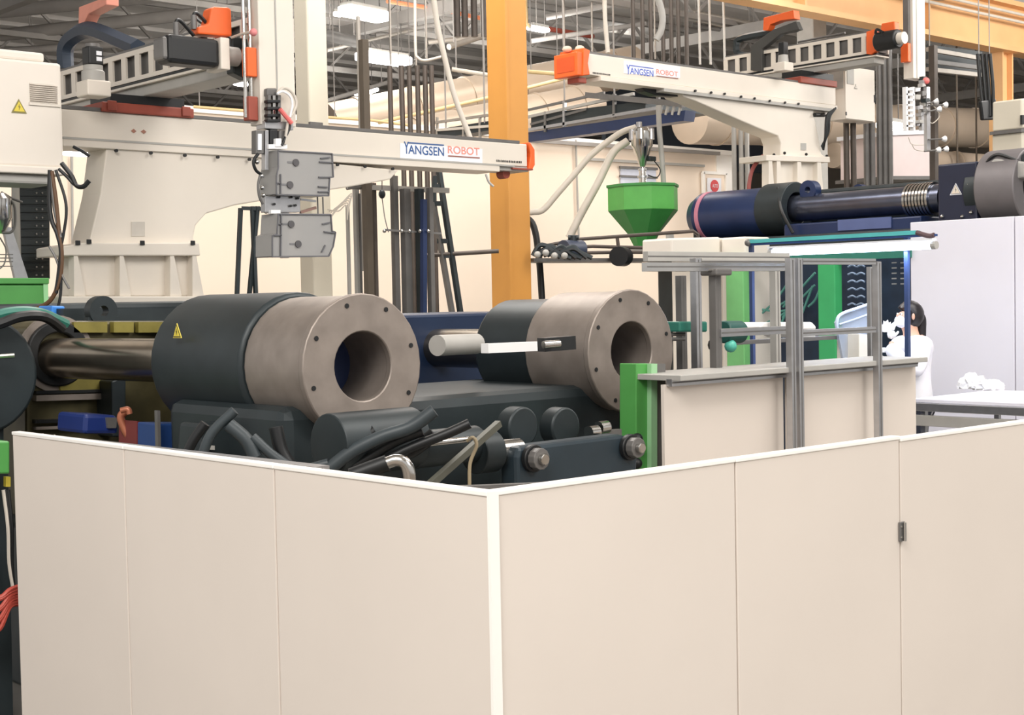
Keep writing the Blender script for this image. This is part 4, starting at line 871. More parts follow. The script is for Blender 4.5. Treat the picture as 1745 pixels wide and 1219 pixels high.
# low railing in the middle, dark hose by the column
pipe([pd(722, 436, 16), pd(850, 428, 16)], 0.025, 'dark horizontal rail left of the yellow column foot', PIPED)
pipe([pd(870, 362, 18), pd(901, 374, 18), pd(912, 395, 18), pd(917, 430, 18), pd(921, 470, 18), pd(930, 620, 18)], 0.042, 'thick black hose drooping right of the yellow column', BLACK, 'flexible_hose', 'hose', smooth=True)
# ------------------------------------------------------------------ right machine (axis along Y, further away)
MU = 15.0
rm = thing('molding_machine', (15, 10.5, 0), 'far machine with a navy clamp cylinder and polished tie bar under the right robot', 'machine')
pa, pb = pu(1200, 371, MU), pu(1345, 358, MU); pc, pe = pu(1590, 344, MU), pu(1330, 360, MU)
zc = (pa.z+pb.z)/2; print('rm', pa, pb, pc)
q_end = pu(1610, 344, MU)
MB().cyl((MU, pb.y, zc), (MU, pa.y-0.02, zc), 0.315, n=40).build('clamp_cylinder', NAVY, rm, smooth=True, bevel=0.02)
MB().cyl((MU, pa.y-0.03, zc), (MU, pa.y+0.10, zc), 0.31, 0.24, n=40).build('cylinder_cap', NAVY, rm, smooth=True)
MB().tubering((MU, pu(1216, 371, MU).y, zc), (MU, pu(1210, 371, MU).y, zc), 0.325, 0.30, n=40).build('red_band', mat('pink_band', (200, 130, 150), 0.5), rm, smooth=True)
MB().tubering((MU, pb.y-0.12, zc+0.02), (MU, pb.y+0.3, zc+0.02), 0.335, 0.2, n=40).build('front_gland', DARK, rm, smooth=True, bevel=0.01)
MB().cyl((MU, q_end.y, zc+0.02), (MU, pb.y, zc+0.02), 0.165, n=36).build('tie_bar', mat('blue_steel', (104, 110, 128), 0.25, 0.9, var=0.1), rm, smooth=True)
for k in range(8):
    y = pu(1553+k*5.5, 346, MU).y; MB().tubering((MU, y-0.018, zc+0.02), (MU, y+0.01, zc+0.02), 0.192, 0.17, n=32).build('thread_ring', CHROME, rm, smooth=True)
MB().box((MU-0.25, pc.y-0.0, zc-0.45), (MU+0.5, pb.y-0.1, zc-0.18)).build('bar_cover', NAVY, rm, bevel=0.02)
MB().box((MU-0.27, pu(1540, 380, MU).y, zc-0.30), (MU-0.25, pu(1450, 385, MU).y, zc-0.17)).build('name_panel', mat('slate_blue', (90, 104, 150), 0.4), rm)
q = pu(1598, 330, MU-0.3); q1 = pu(1665, 330, MU-0.3); zq = pu(1630, 278, MU-0.3).z
MB().box((MU-0.3, q1.y, zc-0.45), (MU+0.5, q.y, zq)).build('terminal_box', mat('box_navy', (30, 36, 58), 0.4), rm, bevel=0.02)
triangle(rm, (MU-0.3, pu(1629, 322, MU-0.3).y, pu(1629, 324, MU-0.3).z), (0, -1, 0), 0.15, SIGNW, mat('sign_cream', (226, 216, 200), 0.5), (-1, 0, 0), mark=mat('mark_grey', (140, 140, 140), .5))
for k, (x, y) in enumerate(((1650, 315), (1606, 369), (1640, 369), (1655, 362))): MB().ball(pu(x, y, MU-0.31), 0.022, n=8, m=5).build('bolt', CHROME, rm)
MB().tubering((MU, pu(1690, 330, MU).y, zc+0.05), (MU, pu(1668, 330, MU).y, zc+0.05), 0.34, 0.15, n=36).build('bar_lock', DARK, rm, smooth=True, bevel=0.01)
MB().tubering((MU, pu(1760, 330, MU).y, zc+0.08), (MU, pu(1692, 330, MU).y, zc+0.08), 0.42, 0.2, n=40).build('lock_housing', mat('housing_grey', (120, 116, 118), 0.5, 0.3), rm, smooth=True, bevel=0.015)
hw = MB().prism([pu(1676, 284, MU-0.32), pu(1694, 270, MU-0.32), pu(1745, 276, MU-0.32), pu(1760, 300, MU-0.32), pu(1690, 312, MU-0.32), pu(1676, 310, MU-0.32)], (0.3, 0, 0)).build('valve_cover', LGREY, rm, bevel=0.02)
for x, y in ((1706, 290), (1726, 288)): MB().cyl(pu(x, y, MU-0.34), pu(x, y, MU-0.30), 0.04, n=14).build('cover_hole', BLACK, hw)
MB().tube([pu(1680, 280, MU-0.3), pu(1690, 268, MU-0.3), pu(1705, 264, MU-0.3), pu(1735, 274, MU-0.3)], 0.02).build('cable', BLACK, rm, smooth=True)
MB().tube([pu(1700, 268, MU-0.2), pu(1720, 272, MU-0.2), pu(1745, 270, MU-0.2)], 0.05).build('cable', DARK, rm, smooth=True)
def vlug(x, y, u, r, t_):
    c = pu(x, y, u); m = MB().tubering(c, c+Vector((t_, 0, 0)), r, r*0.35); m.box(c+Vector((0.01, -r*1.0, -r*1.2)), c+Vector((t_-0.01, r*1.0, -r*0.38))); return m
vlug(1376, 324, MU-0.1, 0.12, 0.12).build('lifting_lug', NAVY, rm, smooth=True); vlug(1462, 326, MU+0.9, 0.09, 0.1).build('lifting_lug', NAVY, rm, smooth=True)
MB().box((MU+0.45, pb.y-2.0, FL), (MU+3.2, pa.y+0.6, 3.02)).build('platen', DARK, rm, bevel=0.04)
MB().box((MU-0.5, 8.0, FL), (MU+0.4, pa.y+0.4, zc-0.33)).build('frame_body', DARK, rm, bevel=0.03)
for y0, y1 in (((pb.y-0.4), pb.y+0.02),): MB().tube([(MU-0.33, y0+0.1, zc-0.3), (MU-0.36, y0+0.25, zc), (MU-0.2, y1, zc+0.28)], 0.02).build('cable', BLACK, rm, smooth=True)
# guard wall of that machine (runs away to the left)
GU = 11.6
gw = thing('machine_guard', (GU, 9, 0), 'guard side of the far machine: white panels, green posts and a dark opening', 'guard')
def gp(x0, y0, x1, y1, u, t_, yb=None):
    a, b = pu(x0, y0, u), pu(x1, y1, u); return MB().box((u, b.y, yb if yb is not None else FL+0.05), (u+t_, a.y, (a.z+b.z)/2))
pt = pu(1640, 375, GU)
for x0, x1 in ((1550, 1728), (1728, 1860)):
    gp(x0+1, 379 if x0 < 1600 else 368, x1-1, 369 if x0 < 1600 else 362, GU, 0.06).build('white_panel', COOLW, gw, bevel=0.006)
gp(1143, 412, 1228, 404, GU, 0.5).build('white_panel', WHITE, gw, bevel=0.02)
gp(1228, 405, 1270, 404, GU-0.01, 0.4).build('white_panel', WHITE2, gw, bevel=0.02)
gp(1236, 438, 1266, 436, GU-0.06, 0.1).build('green_post', mat('light_green', (120, 190, 120), 0.4), gw, bevel=0.01)
gp(1393, 445, 1422, 445, GU-0.06, 0.12).build('green_post', mat('mid_green', (60, 165, 100), 0.4), gw, bevel=0.01)
gp(1266, 432, 1552, 415, GU+0.4, 0.05).build('dark_interior_sheet', mat('interior_navy', (30, 44, 66), 0.5, var=0.25, scale=5), gw)  # dark sheet puts the open interior's darkness into colour
gp(1266, 437, 1552, 420, GU-0.02, 0.1, yb=pu(1400, 445, GU).z).build('header', TEAL, gw)
for i in range(9):
    a = pu(1320+random.uniform(-40, 60), 530+random.uniform(-10, 50), GU+0.25); b = pu(1380+random.uniform(-30, 30), 470+random.uniform(-10, 60), GU+0.25)
    MB().tube([a, (a+b)/2+Vector((0, 0, -0.05)), b], 0.012, n=6).build('green_hose', mat('hose_green', (90, 150, 140), 0.4), gw, smooth=True)
for i in range(8):
    for x in (1445, 1460) if i < 6 else (1452,):
        c = pu(x, 455+i*13, GU+0.3); MB().tube([c, c+Vector((0, -0.05, 0.015)), c+Vector((0, -0.09, 0))], 0.009, n=6).build('hose_loop', mat('loop_blue', (150, 170, 200), 0.4), gw, smooth=True)
for i in range(5):
    for x in (1520, 1535):
        c = pu(x, 448+i*9, GU+0.3); MB().bar(c, c+Vector((0, -0.05, 0)), 0.012).build('terminal', ALU, gw)
# navy loom between camera and guard: pale box unit above rail
MB().vpoly([(1145, 406), (1228, 404), (1228, 436), (1145, 440)], 9.6, 0.4).build('junction_box', WHITE2, bevel=0.02, label='pale grey box resting on the frame below the green hopper', cat='box')

# green hopper on the far machine with loader
hc = pu(1097, 425, MU+0.2); R = 0.50
t = thing('material_hopper', tuple(hc), 'green octagonal funnel hopper right of the yellow column', 'hopper')
k_ = hc.x*math.cos(A)+hc.y*math.sin(A); m_ = k_/FPX
ztop = hc.z+109*m_; zmid = hc.z+65*m_
ph = 0.5+ (math.degrees(A)/45) 
MB().lathe((hc.x, hc.y, 0), [(R*1.0, zmid), (R*1.0, ztop-0.03)], n=8, ph=0.25).build('hopper_wall', mat('hopper_green_lit', (92, 176, 84), 0.4), t, bevel=0.006)  # lit green on the wall, shaded green on rim and funnel
MB().lathe((hc.x, hc.y, 0), [(R*1.04, ztop-0.04), (R*1.04, ztop)], n=8, ph=0.25).build('rim', GREEND, t, bevel=0.006)
MB().lathe((hc.x, hc.y, 0), [(0.13, hc.z+0.02), (R*0.46, hc.z+0.22), (R*1.0, zmid)], n=8, ph=0.25).build('funnel', GREEND, t)
MB().lathe((hc.x, hc.y, 0), [(0.2, hc.z-0.06), (0.2, hc.z+0.03)], n=16).build('base_flange', LGREY, t)
t2 = thing('vacuum_loader', (hc.x, hc.y, ztop), 'shiny steel vacuum loader with valves on top of the green funnel hopper', 'loader')
px = lambda n: n*m_
MB().lathe((hc.x, hc.y, ztop), [(0.05, 0), (0.05, px(28)), (0.03, px(30)), (0.05, px(34)), (0.13, px(62)), (0.15, px(66)), (0.15, px(90)), (0.10, px(97))], n=24).build('canister', CHROME, t2, smooth=True)
for a in range(5):
    an = a*1.26; c = Vector((hc.x+0.14*math.cos(an), hc.y+0.14*math.sin(an), ztop+px(76))); MB().cyl(c, c+Vector((0, 0, px(18))), 0.045, n=12).build('filter_pot', CHROME if a % 2 else ALU, t2, smooth=True)
MB().cyl((hc.x-0.05, hc.y, ztop+px(95)), (hc.x-0.05, hc.y, ztop+px(106)), 0.04).build('inlet', ALU, t2, smooth=True)
MB().box((hc.x+0.02, hc.y-0.12, ztop+px(40)), (hc.x+0.16, hc.y-0.02, ztop+px(48))).build('flap_valve', DARK, t2, bevel=0.01)
for dz, r in ((12, .07), (24, .06)): MB().lathe((hc.x, hc.y, ztop+px(dz)), [(r, 0), (r, 0.03)], n=14).build('clamp_ring', ALU, t2, smooth=True)
MB().tube([(hc.x+.1, hc.y-.1, ztop+px(44)), (hc.x+.2, hc.y-.15, ztop+px(26)), (hc.x+.12, hc.y-.16, ztop+px(12)), (hc.x, hc.y-.1, ztop+px(16))], 0.008).build('wire', BLACK, t2, smooth=True)
K2 = k_
def hose(pts, r, label, m=HOSEW): return MB().tube([pd(x, y, K2) for x, y in pts], r, n=10).build('flexible_hose', m, smooth=True, label=label, cat='hose')
hose([(1084, 217), (1055, 228), (1010, 262), (985, 290), (950, 330), (925, 358), (905, 362), (870, 372), (860, 470)], 0.045, 'upper pale hose sweeping left from the hopper loader')
hose([(1070, 240), (1045, 260), (1020, 310), (990, 365), (970, 405)], 0.055, 'lower pale hose running down left from the hopper loader')
hose([(1122, 180), (1124, 225), (1128, 270), (1131, 315)], 0.038, 'grey straight hose dropping to the right of the loader', LGREY)
# rails and motors around the hopper foot
t = thing('service_platform', tuple(pd(1050, 440, 18.5)), 'service platform with thin dark rails below the green funnel hopper', 'platform')
Q = lambda x, y, k=18.0: pd(x, y, k)
for pts in ([(925, 420), (985, 408), (1182, 394), (1190, 400), (1190, 425)], [(928, 424), (1010, 420), (1150, 424)], [(1052, 406), (1054, 424)], [(930, 432), (1060, 430), (1140, 430)], [(985, 410), (990, 430)]):
    MB().tube([Q(*p_) for p_ in pts], 0.022, n=8, smooth=False).build('rail', PIPED, t, smooth=True)
MB().vpoly([(910, 440), (1200, 440), (1200, 446), (910, 446)], Q(1050, 440).y, 0.6).build('deck', GREY, t)
MB().vpoly([(1140, 395), (1148, 395), (1150, 440), (1142, 440)], Q(1050, 440).y+0.3, 0.06).build('upright', LGREY, t)
t = thing('drive_motor', tuple(pd(975, 430, 17.5)), 'dark blue-grey motor on the service platform left of the hopper', 'motor')
MB().cyl(Q(960, 425, 17.4), Q(990, 425, 17.6), 0.11, n=20).build('motor_body', mat('motor_slate', (60, 68, 86), 0.45), t, smooth=True)
MB().cyl(Q(977, 418, 17.5), Q(977, 402, 17.5), 0.045, n=14).build('motor_head', DARK, t, smooth=True)
MB().cyl(Q(968, 405, 17.5), Q(986, 405, 17.5), 0.03, n=14).build('motor_knob', DARK, t, smooth=True)
t = thing('valve_cluster', tuple(pd(930, 440, 17)), 'tangle of black hoses and valves right of the yellow column foot', 'hoses')
for i in range(7):
    MB().tube([Q(908+i*6, 436, 16.8), Q(920+i*9, 418+(i*7) % 13, 16.8), Q(940+i*8, 424+(i*5) % 12, 16.8), Q(955+i*9, 440, 16.8)], 0.028, n=7).build('hose', BLACK if i % 2 else DARK, t, smooth=True)
for x, y in ((916, 434), (930, 431), (945, 436), (962, 436)): MB().ball(Q(x, y, 16.7), 0.04, n=8, m=6).build('fitting', LGREY, t, smooth=True)
c = Q(1054, 437, 17.8); MB().cyl(c, c+Vector((0.2, 0.1, 0)), 0.12, n=24).build('blower_fan', BLACK, smooth=True, label='black round blower housing just below the green hopper', cat='blower')

# ------------------------------------------------------------------ right robot
RV = 12.7
rr = thing('gantry_robot', tuple(pv(1360, 330, RV)), 'white gantry robot on the right with a square orange end cap', 'robot')
x0, x1, z0, z1 = ubeam(rr, (996, 87), (996, 124), (1424, 152), (1424, 182), RV, 0.36, 'beam', WHITE)
print('right beam', x0, x1, z0, z1)
MB().box((x0+0.1, RV+0.02, z1), (x1, RV+0.33, z1+0.03)).build('top_rail', GREY, rr)
MB().box((x0+0.25, RV-0.03, z0-0.06), (x1, RV+0.36, z0-0.004)).build('lower_flange', WHITE, rr, bevel=0.006)
MB().box((x0+1.4, RV-0.035, z0-0.10), (x1-0.1, RV+0.3, z0-0.06)).build('flange_lip', LGREY, rr)
zm = (z0+z1)/2; H = z1-z0
MB().box((x0-0.16, RV-0.03, z0-0.03), (x0-0.06, RV+0.38, z1+0.0)).build('end_cover', ORANGE, rr, bevel=0.015)
MB().prism([(x0-0.08, RV-0.05, z0-0.03), (x0+0.04, RV-0.05, z0-0.01), (x0+0.01, RV-0.05, zm), (x0+0.05, RV-0.05, z1+0.03), (x0-0.06, RV-0.05, z1+0.05)], (0, 0.42, 0)).build('end_collar', ORANGE, rr, bevel=0.01)
MB().box((x0-0.165, RV+0.02, z0+0.03), (x0-0.158, RV+0.32, z1-0.05)).build('recessed_face', mat('orange_deep', (216, 88, 40), 0.45), rr)
for dx_, dy_ in ((-0.1, 0.2), (0.0, 0.08)): MB().ball((x0+dx_, RV+dy_, z1+0.06), 0.06, (1, 1, 0.7)).build('rubber_stop', mat('stop_pale', (222, 196, 176), 0.5), rr, smooth=True)
MB().box((x0-0.06, RV+0.05, z0-0.10), (x0+0.08, RV+0.25, z0-0.03)).build('end_stop', BRICKR, rr, bevel=0.01)
MB().vpoly([(1063, 103), (1159, 113), (1159, 133), (1063, 125)], RV-0.004, 0.003).build('logo_sticker', SIGNW, rr)
a = pv(1069, 122, RV); b = pv(1113, 127, RV); zb = z0+0.075
text('Y', 'logo_letter', SIGNB2, rr, (a.x-0.02, RV-0.008, zb-0.01), (1, 0, 0), 0.12, 0.065)
text('ANGSEN', 'logo_letters', SIGNB2, rr, (a.x+0.045, RV-0.006, zb), (1, 0, 0), 0.08, b.x-a.x-0.045)
MB().box((a.x+0.045, RV-0.008, zb+0.1), (b.x, RV-0.006, zb+0.11)).build('logo_stroke', SIGNB2, rr)
c = pv(1118, 130, RV).x; d = pv(1155, 133, RV).x
text('ROBOT', 'logo_letters', SIGNR, rr, (c, RV-0.006, zb+0.04), (1, 0, 0), 0.065, d-c)
MB().box((c, RV-0.008, zb+0.012), (d, RV-0.006, zb+0.022)).build('logo_underline', MATS['sign_brown'], rr)
dash_text('model_marking', SIGNK, rr, [Vector((pv(1010, 118, RV).x, RV-0.004, z0+0.02)), Vector((pv(1040, 120, RV).x, RV-0.004, z0+0.02))], 0.02, (1, 0, 0), 5)
row_bolts(rr, [(1184, 155), (1211, 158), (1234, 160), (1262, 165), (1285, 168), (1311, 172), (1337, 175), (1360, 177)], RV-0.04, 0.016)
MB().vpoly([(1153, 148), (1390, 180), (1386, 195), (1390, 207), (1400, 262), (1407, 268), (1330, 268), (1331, 245), (1326, 232), (1300, 222), (1240, 196), (1185, 172), (1165, 165)], RV+0.02, 0.32).build('bracket', WHITE, rr, bevel=0.015)
MB().vpoly([(1092, 146), (1155, 152), (1165, 165), (1120, 163), (1100, 156)], RV+0.1, 0.15).build('cable_guide', BLACK, rr, bevel=0.01)
MB().vpoly([(1306, 264), (1414, 267), (1415, 277), (1306, 274)], RV-0.06, 0.48).build('pedestal_flange', WHITE, rr, bevel=0.008)
for x, y in ((1337, 261), (1374, 263), (1319, 264), (1409, 266)): MB().ball(pv(x, y, RV-0.03), 0.022, n=8, m=5).build('bolt', BLACK, rr)
MB().vpoly([(1330, 274), (1394, 275), (1398, 326), (1328, 324)], RV+0.03, 0.3).build('pedestal_column', WHITE, rr, bevel=0.01)
for x in (1310, 1324, 1359, 1393): MB().vpoly([(x, 274), (x+6, 274), (x+10, 324), (x, 324)], RV-0.05, 0.12).build('rib', WHITE, rr, bevel=0.003)
MB().vpoly([(1288, 322), (1424, 324), (1424, 331), (1288, 329)], RV-0.1, 0.6).build('base_flange', WHITE, rr, bevel=0.006)
MB().vpoly([(1365, 244), (1374, 244), (1374, 256), (1365, 256)], RV+0.014, 0.006).build('rating_plate', LGREY, rr)
MB().tube([pv(1300, 266, RV+0.2), pv(1284, 285, RV+0.2), pv(1277, 310, RV+0.2), pv(1276, 332, RV+0.2)], 0.028).build('red_hose', mat('brown_hose', (140, 70, 66), .5), rr, smooth=True)
# truss arm of the right robot
RU = 17.45
rn = pu(1495, 70, RU).y; rf = pu(1236, 100, RU).y
zt = (pu(1475, 57, RU).z+pu(1300, 86, RU).z)/2; zb_ = (pu(1475, 93, RU).z+pu(1350, 112, RU).z)/2
print('rt', rn, rf, zt, zb_)
kick(rr, RU, rn, rf, zt, zb_, 0.28, 12, 0, 0)
cx0, cx1 = pv(1362, 140, RV).x, pv(1424, 148, RV).x
MB().box((cx0, RV-0.03, z1+0.0), (cx1, RV+0.38, z1+0.09)).build('carriage', BRICKR, rr, bevel=0.01)
MB().box((cx0+0.05, RV, z1+0.09), (cx1-0.05, RV+0.34, zb_-0.13)).build('carriage_plate', BLACK, rr)
c = pv(1335, 118, RV-0.1); zz0 = wz(1335, 122, c.x, c.y); zz1 = wz(1335, 94, c.x, c.y); zz2 = wz(1328, 72, c.x, c.y)
MB().box((c.x-0.1, c.y-0.1, zz0), (c.x+0.1, c.y+0.1, zz0+0.12)).build('gearbox', WHITE, rr, bevel=0.01)
MB().lathe((c.x, c.y, zz0+0.12), [(0.075, 0), (0.065, zz1-zz0-0.12)], n=20).build('gearbox_ring', LGREY, rr, smooth=True)
MB().box((c.x-0.05, c.y-0.05, zz1), (c.x+0.05, c.y+0.05, zz2)).build('servo_motor', BLACK, rr, bevel=0.01)
MB().upoly([(1476, 92), (1476, 54), (1492, 49), (1494, 86), (1484, 93)], RU-0.06, 0.1).build('orange_cover', ORANGE, rr, bevel=0.008)
MB().upoly([(1500, 52), (1502, 40), (1524, 36), (1526, 60), (1506, 60)], RU-0.05, 0.12).build('orange_cover', ORANGE, rr, bevel=0.012)
pm0, pm1 = pu(1495, 72, RU-0.12), pu(1532, 72, RU-0.12)
MB().cyl((RU-0.12, pm1.y, pm0.z), (RU-0.12, pm0.y, pm0.z), 0.13, n=28).build('drive_motor', BLACK, rr, smooth=True, bevel=0.02)
MB().cyl((RU-0.12, pm1.y-0.09, pm0.z), (RU-0.12, pm1.y, pm0.z), 0.08, n=20).build('motor_flange', WHITE, rr, smooth=True)
MB().tube([(RU-0.16, pm0.y, pm0.z+0.06), (RU-0.18, pm0.y-0.03, pm0.z+0.16), (RU-0.2, pm0.y-0.15, pm0.z+0.1)], 0.02).build('motor_cable', BLACK, rr, smooth=True)
# energy chain support
MB().upoly([(1279, 120), (1279, 78), (1318, 50), (1356, 36), (1362, 50), (1330, 58), (1298, 84), (1298, 122)], RU-0.05, 0.1).build('chain_support', mat('support_dark', (66, 66, 64), 0.5), rr, bevel=0.006)
MB().tube([pu(1310, 96, RU+0.1), pu(1262, 94, RU+0.1), pu(1256, 76, RU+0.1), pu(1268, 64, RU+0.1), pu(1360, 48, RU+0.1)], 0.055, n=6).build('energy_chain', DARK, rr)
MB().upoly([(1300, 52), (1301, 30), (1352, 17), (1354, 32), (1330, 35), (1312, 42), (1308, 52)], RU-0.06, 0.14).build('chain_cover', ORANGE, rr, bevel=0.008)
MB().cyl(pu(1360, 72, RU+0.2), pu(1440, 56, RU+0.2), 0.015).build('pipe_run', GREY, rr)
# vertical arm
ZV2 = rn-0.22; a0, a1 = pv(1556, 60, ZV2).x, pv(1578, 60, ZV2).x; zbt = pv(1563, 134, ZV2).z
MB().box((a0, ZV2, zbt), (a1-0.02, ZV2+0.16, 6.2)).build('vertical_arm', WHITE, rr, bevel=0.006)
MB().box((a0+0.075, ZV2-0.006, zbt), (a0+0.1, ZV2+0.0, 6.2)).build('groove', LGREY, rr)
MB().box((a0-0.06, ZV2+0.04, zbt+0.3), (a0-0.005, ZV2+0.12, 6.2)).build('guide_rail', GREY, rr)
MB().box((a0-0.10, ZV2+0.02, pv(1546, 104, ZV2).z), (a0-0.02, ZV2+0.14, pv(1546, 72, ZV2).z)).build('slide_block', ORANGE, rr, bevel=0.008)
print('ZV2', ZV2, a0, a1)
# cabinet on the right robot
kv = RV-0.02; k0, k1 = pv(1440, 150, kv).x, pv(1491, 150, kv).x
zt1, zb1 = pv(1465, 116, kv).z, pv(1465, 206, kv).z
ck = MB().box((k0, kv, zb1), (k1, kv+0.30, zt1)).build('robot_cabinet', WHITE2, bevel=0.012, label='white control cabinet with a small triangle at the right robot beam end', cat='cabinet')
MB().box((k0-0.005, kv-0.012, zb1+0.01), (k1-0.05, kv, zt1-0.01)).build('door', WHITE2, ck, bevel=0.006)
MB().box((k0-0.01, kv+0.03, zt1-0.32), (k0, kv+0.27, zt1-0.06)).build('side_louvre', LGREY, ck)
MB().box((k0+0.03, kv-0.02, zt1-0.26), (k0+0.2, kv-0.012, zt1-0.03)).build('vent', LGREY, ck)
for z in (zt1-0.05, zb1+0.08): MB().box((k0-0.012, kv-0.018, z-0.025), (k0+0.015, kv-0.01, z+0.025)).build('hinge', BLACK, ck)
MB().box((k1-0.035, kv-0.012, (zt1+zb1)/2-0.09), (k1-0.015, kv, (zt1+zb1)/2+0.02)).build('handle', BLACK, ck)
triangle(ck, (k0+0.25, kv-0.013, (zt1+zb1)/2+0.1), (1, 0, 0), 0.08, LGREY, WHITE2, (0, -1, 0), mark=LGREY)
t = thing('cable_harness', tuple(pv(1400, 230, RV)), 'black cables curving from the right cabinet down to the pedestal', 'cables')
for i in range(4): MB().tube([pv(1424-i*3, 184+i*2, RV-0.03), pv(1414-i*2, 200, RV-0.05), pv(1412-i*2, 225+i*3, RV-0.05), pv(1400+i, 250+i*2, RV)], 0.016, n=7).build('cable', BLACK if i % 2 else DARK, t, smooth=True)
MB().cyl(pv(1388, 196, RV), pv(1404, 196, RV+0.1), 0.03).build('plug', BLACK, t)
# right gripper
gr = thing('robot_gripper', tuple(pv(1575, 134, ZV2-0.1)), 'gripper with white suction cups hanging from the right vertical arm', 'gripper')
e = ZV2-0.04
for y in range(8): MB().vpoly([(1545, 150+y*9), (1558, 151+y*9), (1558, 154+y*9), (1545, 153+y*9)], e, 0.06).build('ladder_step', WPLAST, gr)
for x in (1544, 1556): MB().vpoly([(x, 148), (x+3, 148), (x+4, 222), (x+1, 222)], e, 0.06).build('ladder_side', WPLAST, gr)
for i in range(14):
    x = 1560+random.uniform(0, 20); y = 130+i*6.2
    MB().vpoly([(x, y), (x+random.uniform(4, 10), y), (x+random.uniform(4, 9), y+random.uniform(4, 9)), (x, y+random.uniform(4, 9))], e-random.uniform(0, 0.08), 0.08).build('air_fitting', random.choice((GREY, DARK, ALU, LGREY)), gr, bevel=0.004)
MB().vpoly([(1579, 148), (1585, 148), (1586, 258), (1580, 258)], e-0.02, 0.05).build('post', ALU, gr); MB().vpoly([(1570, 185), (1574, 185), (1575, 222), (1571, 222)], e-0.02, 0.05).build('post', ALU, gr)
MB().ball(pv(1578, 138, e-0.05), 0.05).build('pink_cap', MATS['pink_red'], gr, smooth=True)
for x, y, cx_, cy_ in ((1580, 177, 1591, 174), (1582, 180, 1607, 179), (1582, 190, 1596, 187), (1582, 238, 1605, 237), (1575, 258, 1595, 256), (1590, 258, 1608, 255)):
    s0, s1 = pv(x, y, e-0.04), pv(cx_, cy_, e-0.1); MB().cyl(s0, s1, 0.012, n=8).build('cup_stem', GREY, gr)
    MB().cyl(s1, s1+(s1-s0).normalized()*0.06, 0.02, 0.045, n=14).build('suction_cup', WPLAST, gr, smooth=True)
MB().tube([pv(1586, 175, e), pv(1598, 190, e), pv(1600, 200, e), pv(1590, 210, e), pv(1584, 208, e)], 0.008).build('air_hose', HOSEW, gr, smooth=True)
for pts in ([(1548, 234), (1554, 246), (1574, 247)], [(1554, 246), (1560, 255), (1576, 258)]): MB().tube([pv(*p_, e) for p_ in pts], 0.006, n=6).build('wire', HOSEW, gr)

# ------------------------------------------------------------------ aluminium work cell
AV = 4.95
ac = thing('aluminium_frame', (6.4, AV, 0), 'work cell frame of aluminium profiles with cream lower panels', 'frame')
def post(x, y0, v, w_=0.04, m=ALU, yb=None, name='post'):
    a = pv(x, y0, v); zb = FL if yb is None else pv(x, yb, v).z
    o = MB().box((a.x-w_/2, v-w_/2, zb), (a.x+w_/2, v+w_/2, a.z)).build(name, m, ac, bevel=0.002)
    MB().box((a.x-0.004, v-w_/2-0.001, zb), (a.x+0.004, v-w_/2, a.z-0.01)).build('slot', GREY, o)
    return a
def rail(x0_, x1_, y, v, h=0.04, m=ALU, name='rail'):
    a, b = pv(x0_, y, v), pv(x1_, y, v); z = (a.z+b.z)/2 if False else pv((x0_+x1_)/2, y, v).z
    o = MB().box((a.x, v-0.02, z-h/2), (b.x, v+0.02, z+h/2)).build(name, m, ac, bevel=0.002)
    MB().box((a.x, v-0.021, z-0.004), (b.x, v-0.02, z+0.004)).build('slot', GREY, o)
    return z
post(1346, 440, AV); post(1359, 440, AV); post(1494, 446, AV+0.005)
rail(1364, 1488, 446, AV, 0.035); rail(1364, 1488, 565, AV, 0.035)
post(1218, 462, AV+0.35, 0.05, GREY); post(1185, 440, AV+0.9, 0.05); post(1160, 470, AV+1.2, 0.05, GREY)
post(1320, 452, AV+0.9, 0.05, LGREY); post(1482, 455, AV+0.5, 0.03)
rail(1098, 1340, 455, AV+0.33, 0.05, CHROME); rail(1225, 1340, 565, AV+0.33, 0.045, ALU)
rail(1100, 1342, 438, AV+1.0, 0.06, LGREY); rail(1192, 1340, 446, AV+0.9, 0.04, LGREY)
MB().box((pv(1218, 465, AV+.35).x-0.07, AV+0.28, pv(1218, 470, AV+.35).z), (pv(1218, 465, AV+.35).x+0.07, AV+0.4, pv(1218, 458, AV+.35).z)).build('bracket', GREY, ac, bevel=0.01)
a, b, c_ = pv(1134, 640, AV+0.06).x, pv(1346, 640, AV+0.06).x, pv(1570, 640, AV+0.06).x
zp = pv(1346, 640, AV+.06).z
for x0_, x1_ in ((a+0.03, b-0.01), (b+0.03, c_)): MB().box((x0_, AV+0.1, FL+0.08), (x1_, AV+0.12, zp)).build('lower_panel', CREAM, ac)
rail(1140, 1560, 636, AV+0.08, 0.04)
# work surface of cell
zt_ = zp+0.02
MB().box((a+0.05, AV+0.0, zt_), (c_-0.02, AV+0.42, zt_+0.03)).build('work_surface', LGREY, ac, bevel=0.004)
# white tray lying on the rail and clear bin
t = thing('white_tray', tuple(pd(1343, 575, 9.6)), 'white plastic tray lying on the cell behind the double post', 'tray')
tv_ = pd(1343, 565, 9.6).y
MB().vpoly([(1302, 549), (1384, 549), (1391, 556), (1391, 562), (1295, 562), (1295, 556)], tv_, 0.3).build('tray_body', WPLAST, t, bevel=0.01)
MB().vpoly([(1290, 562), (1390, 562), (1390, 575), (1360, 575), (1350, 570), (1290, 570)], tv_+0.01, 0.26).build('tray_rim', mat('tray_shade', (220, 222, 226), .5), t, bevel=0.006)
rail(1240, 1500, 578, AV+1.6, 0.03, GREY, 'tray_support')
t = thing('teal_motor', tuple(pd(1240, 580, 9)), 'dark teal motor and fittings behind the left side of the frame', 'motor')
MB().cyl(pd(1232, 566, 9), pd(1262, 566, 9.1), 0.07, n=18).build('motor_body', mat('teal_dark', (36, 84, 78), .4), t, smooth=True, bevel=0.008)
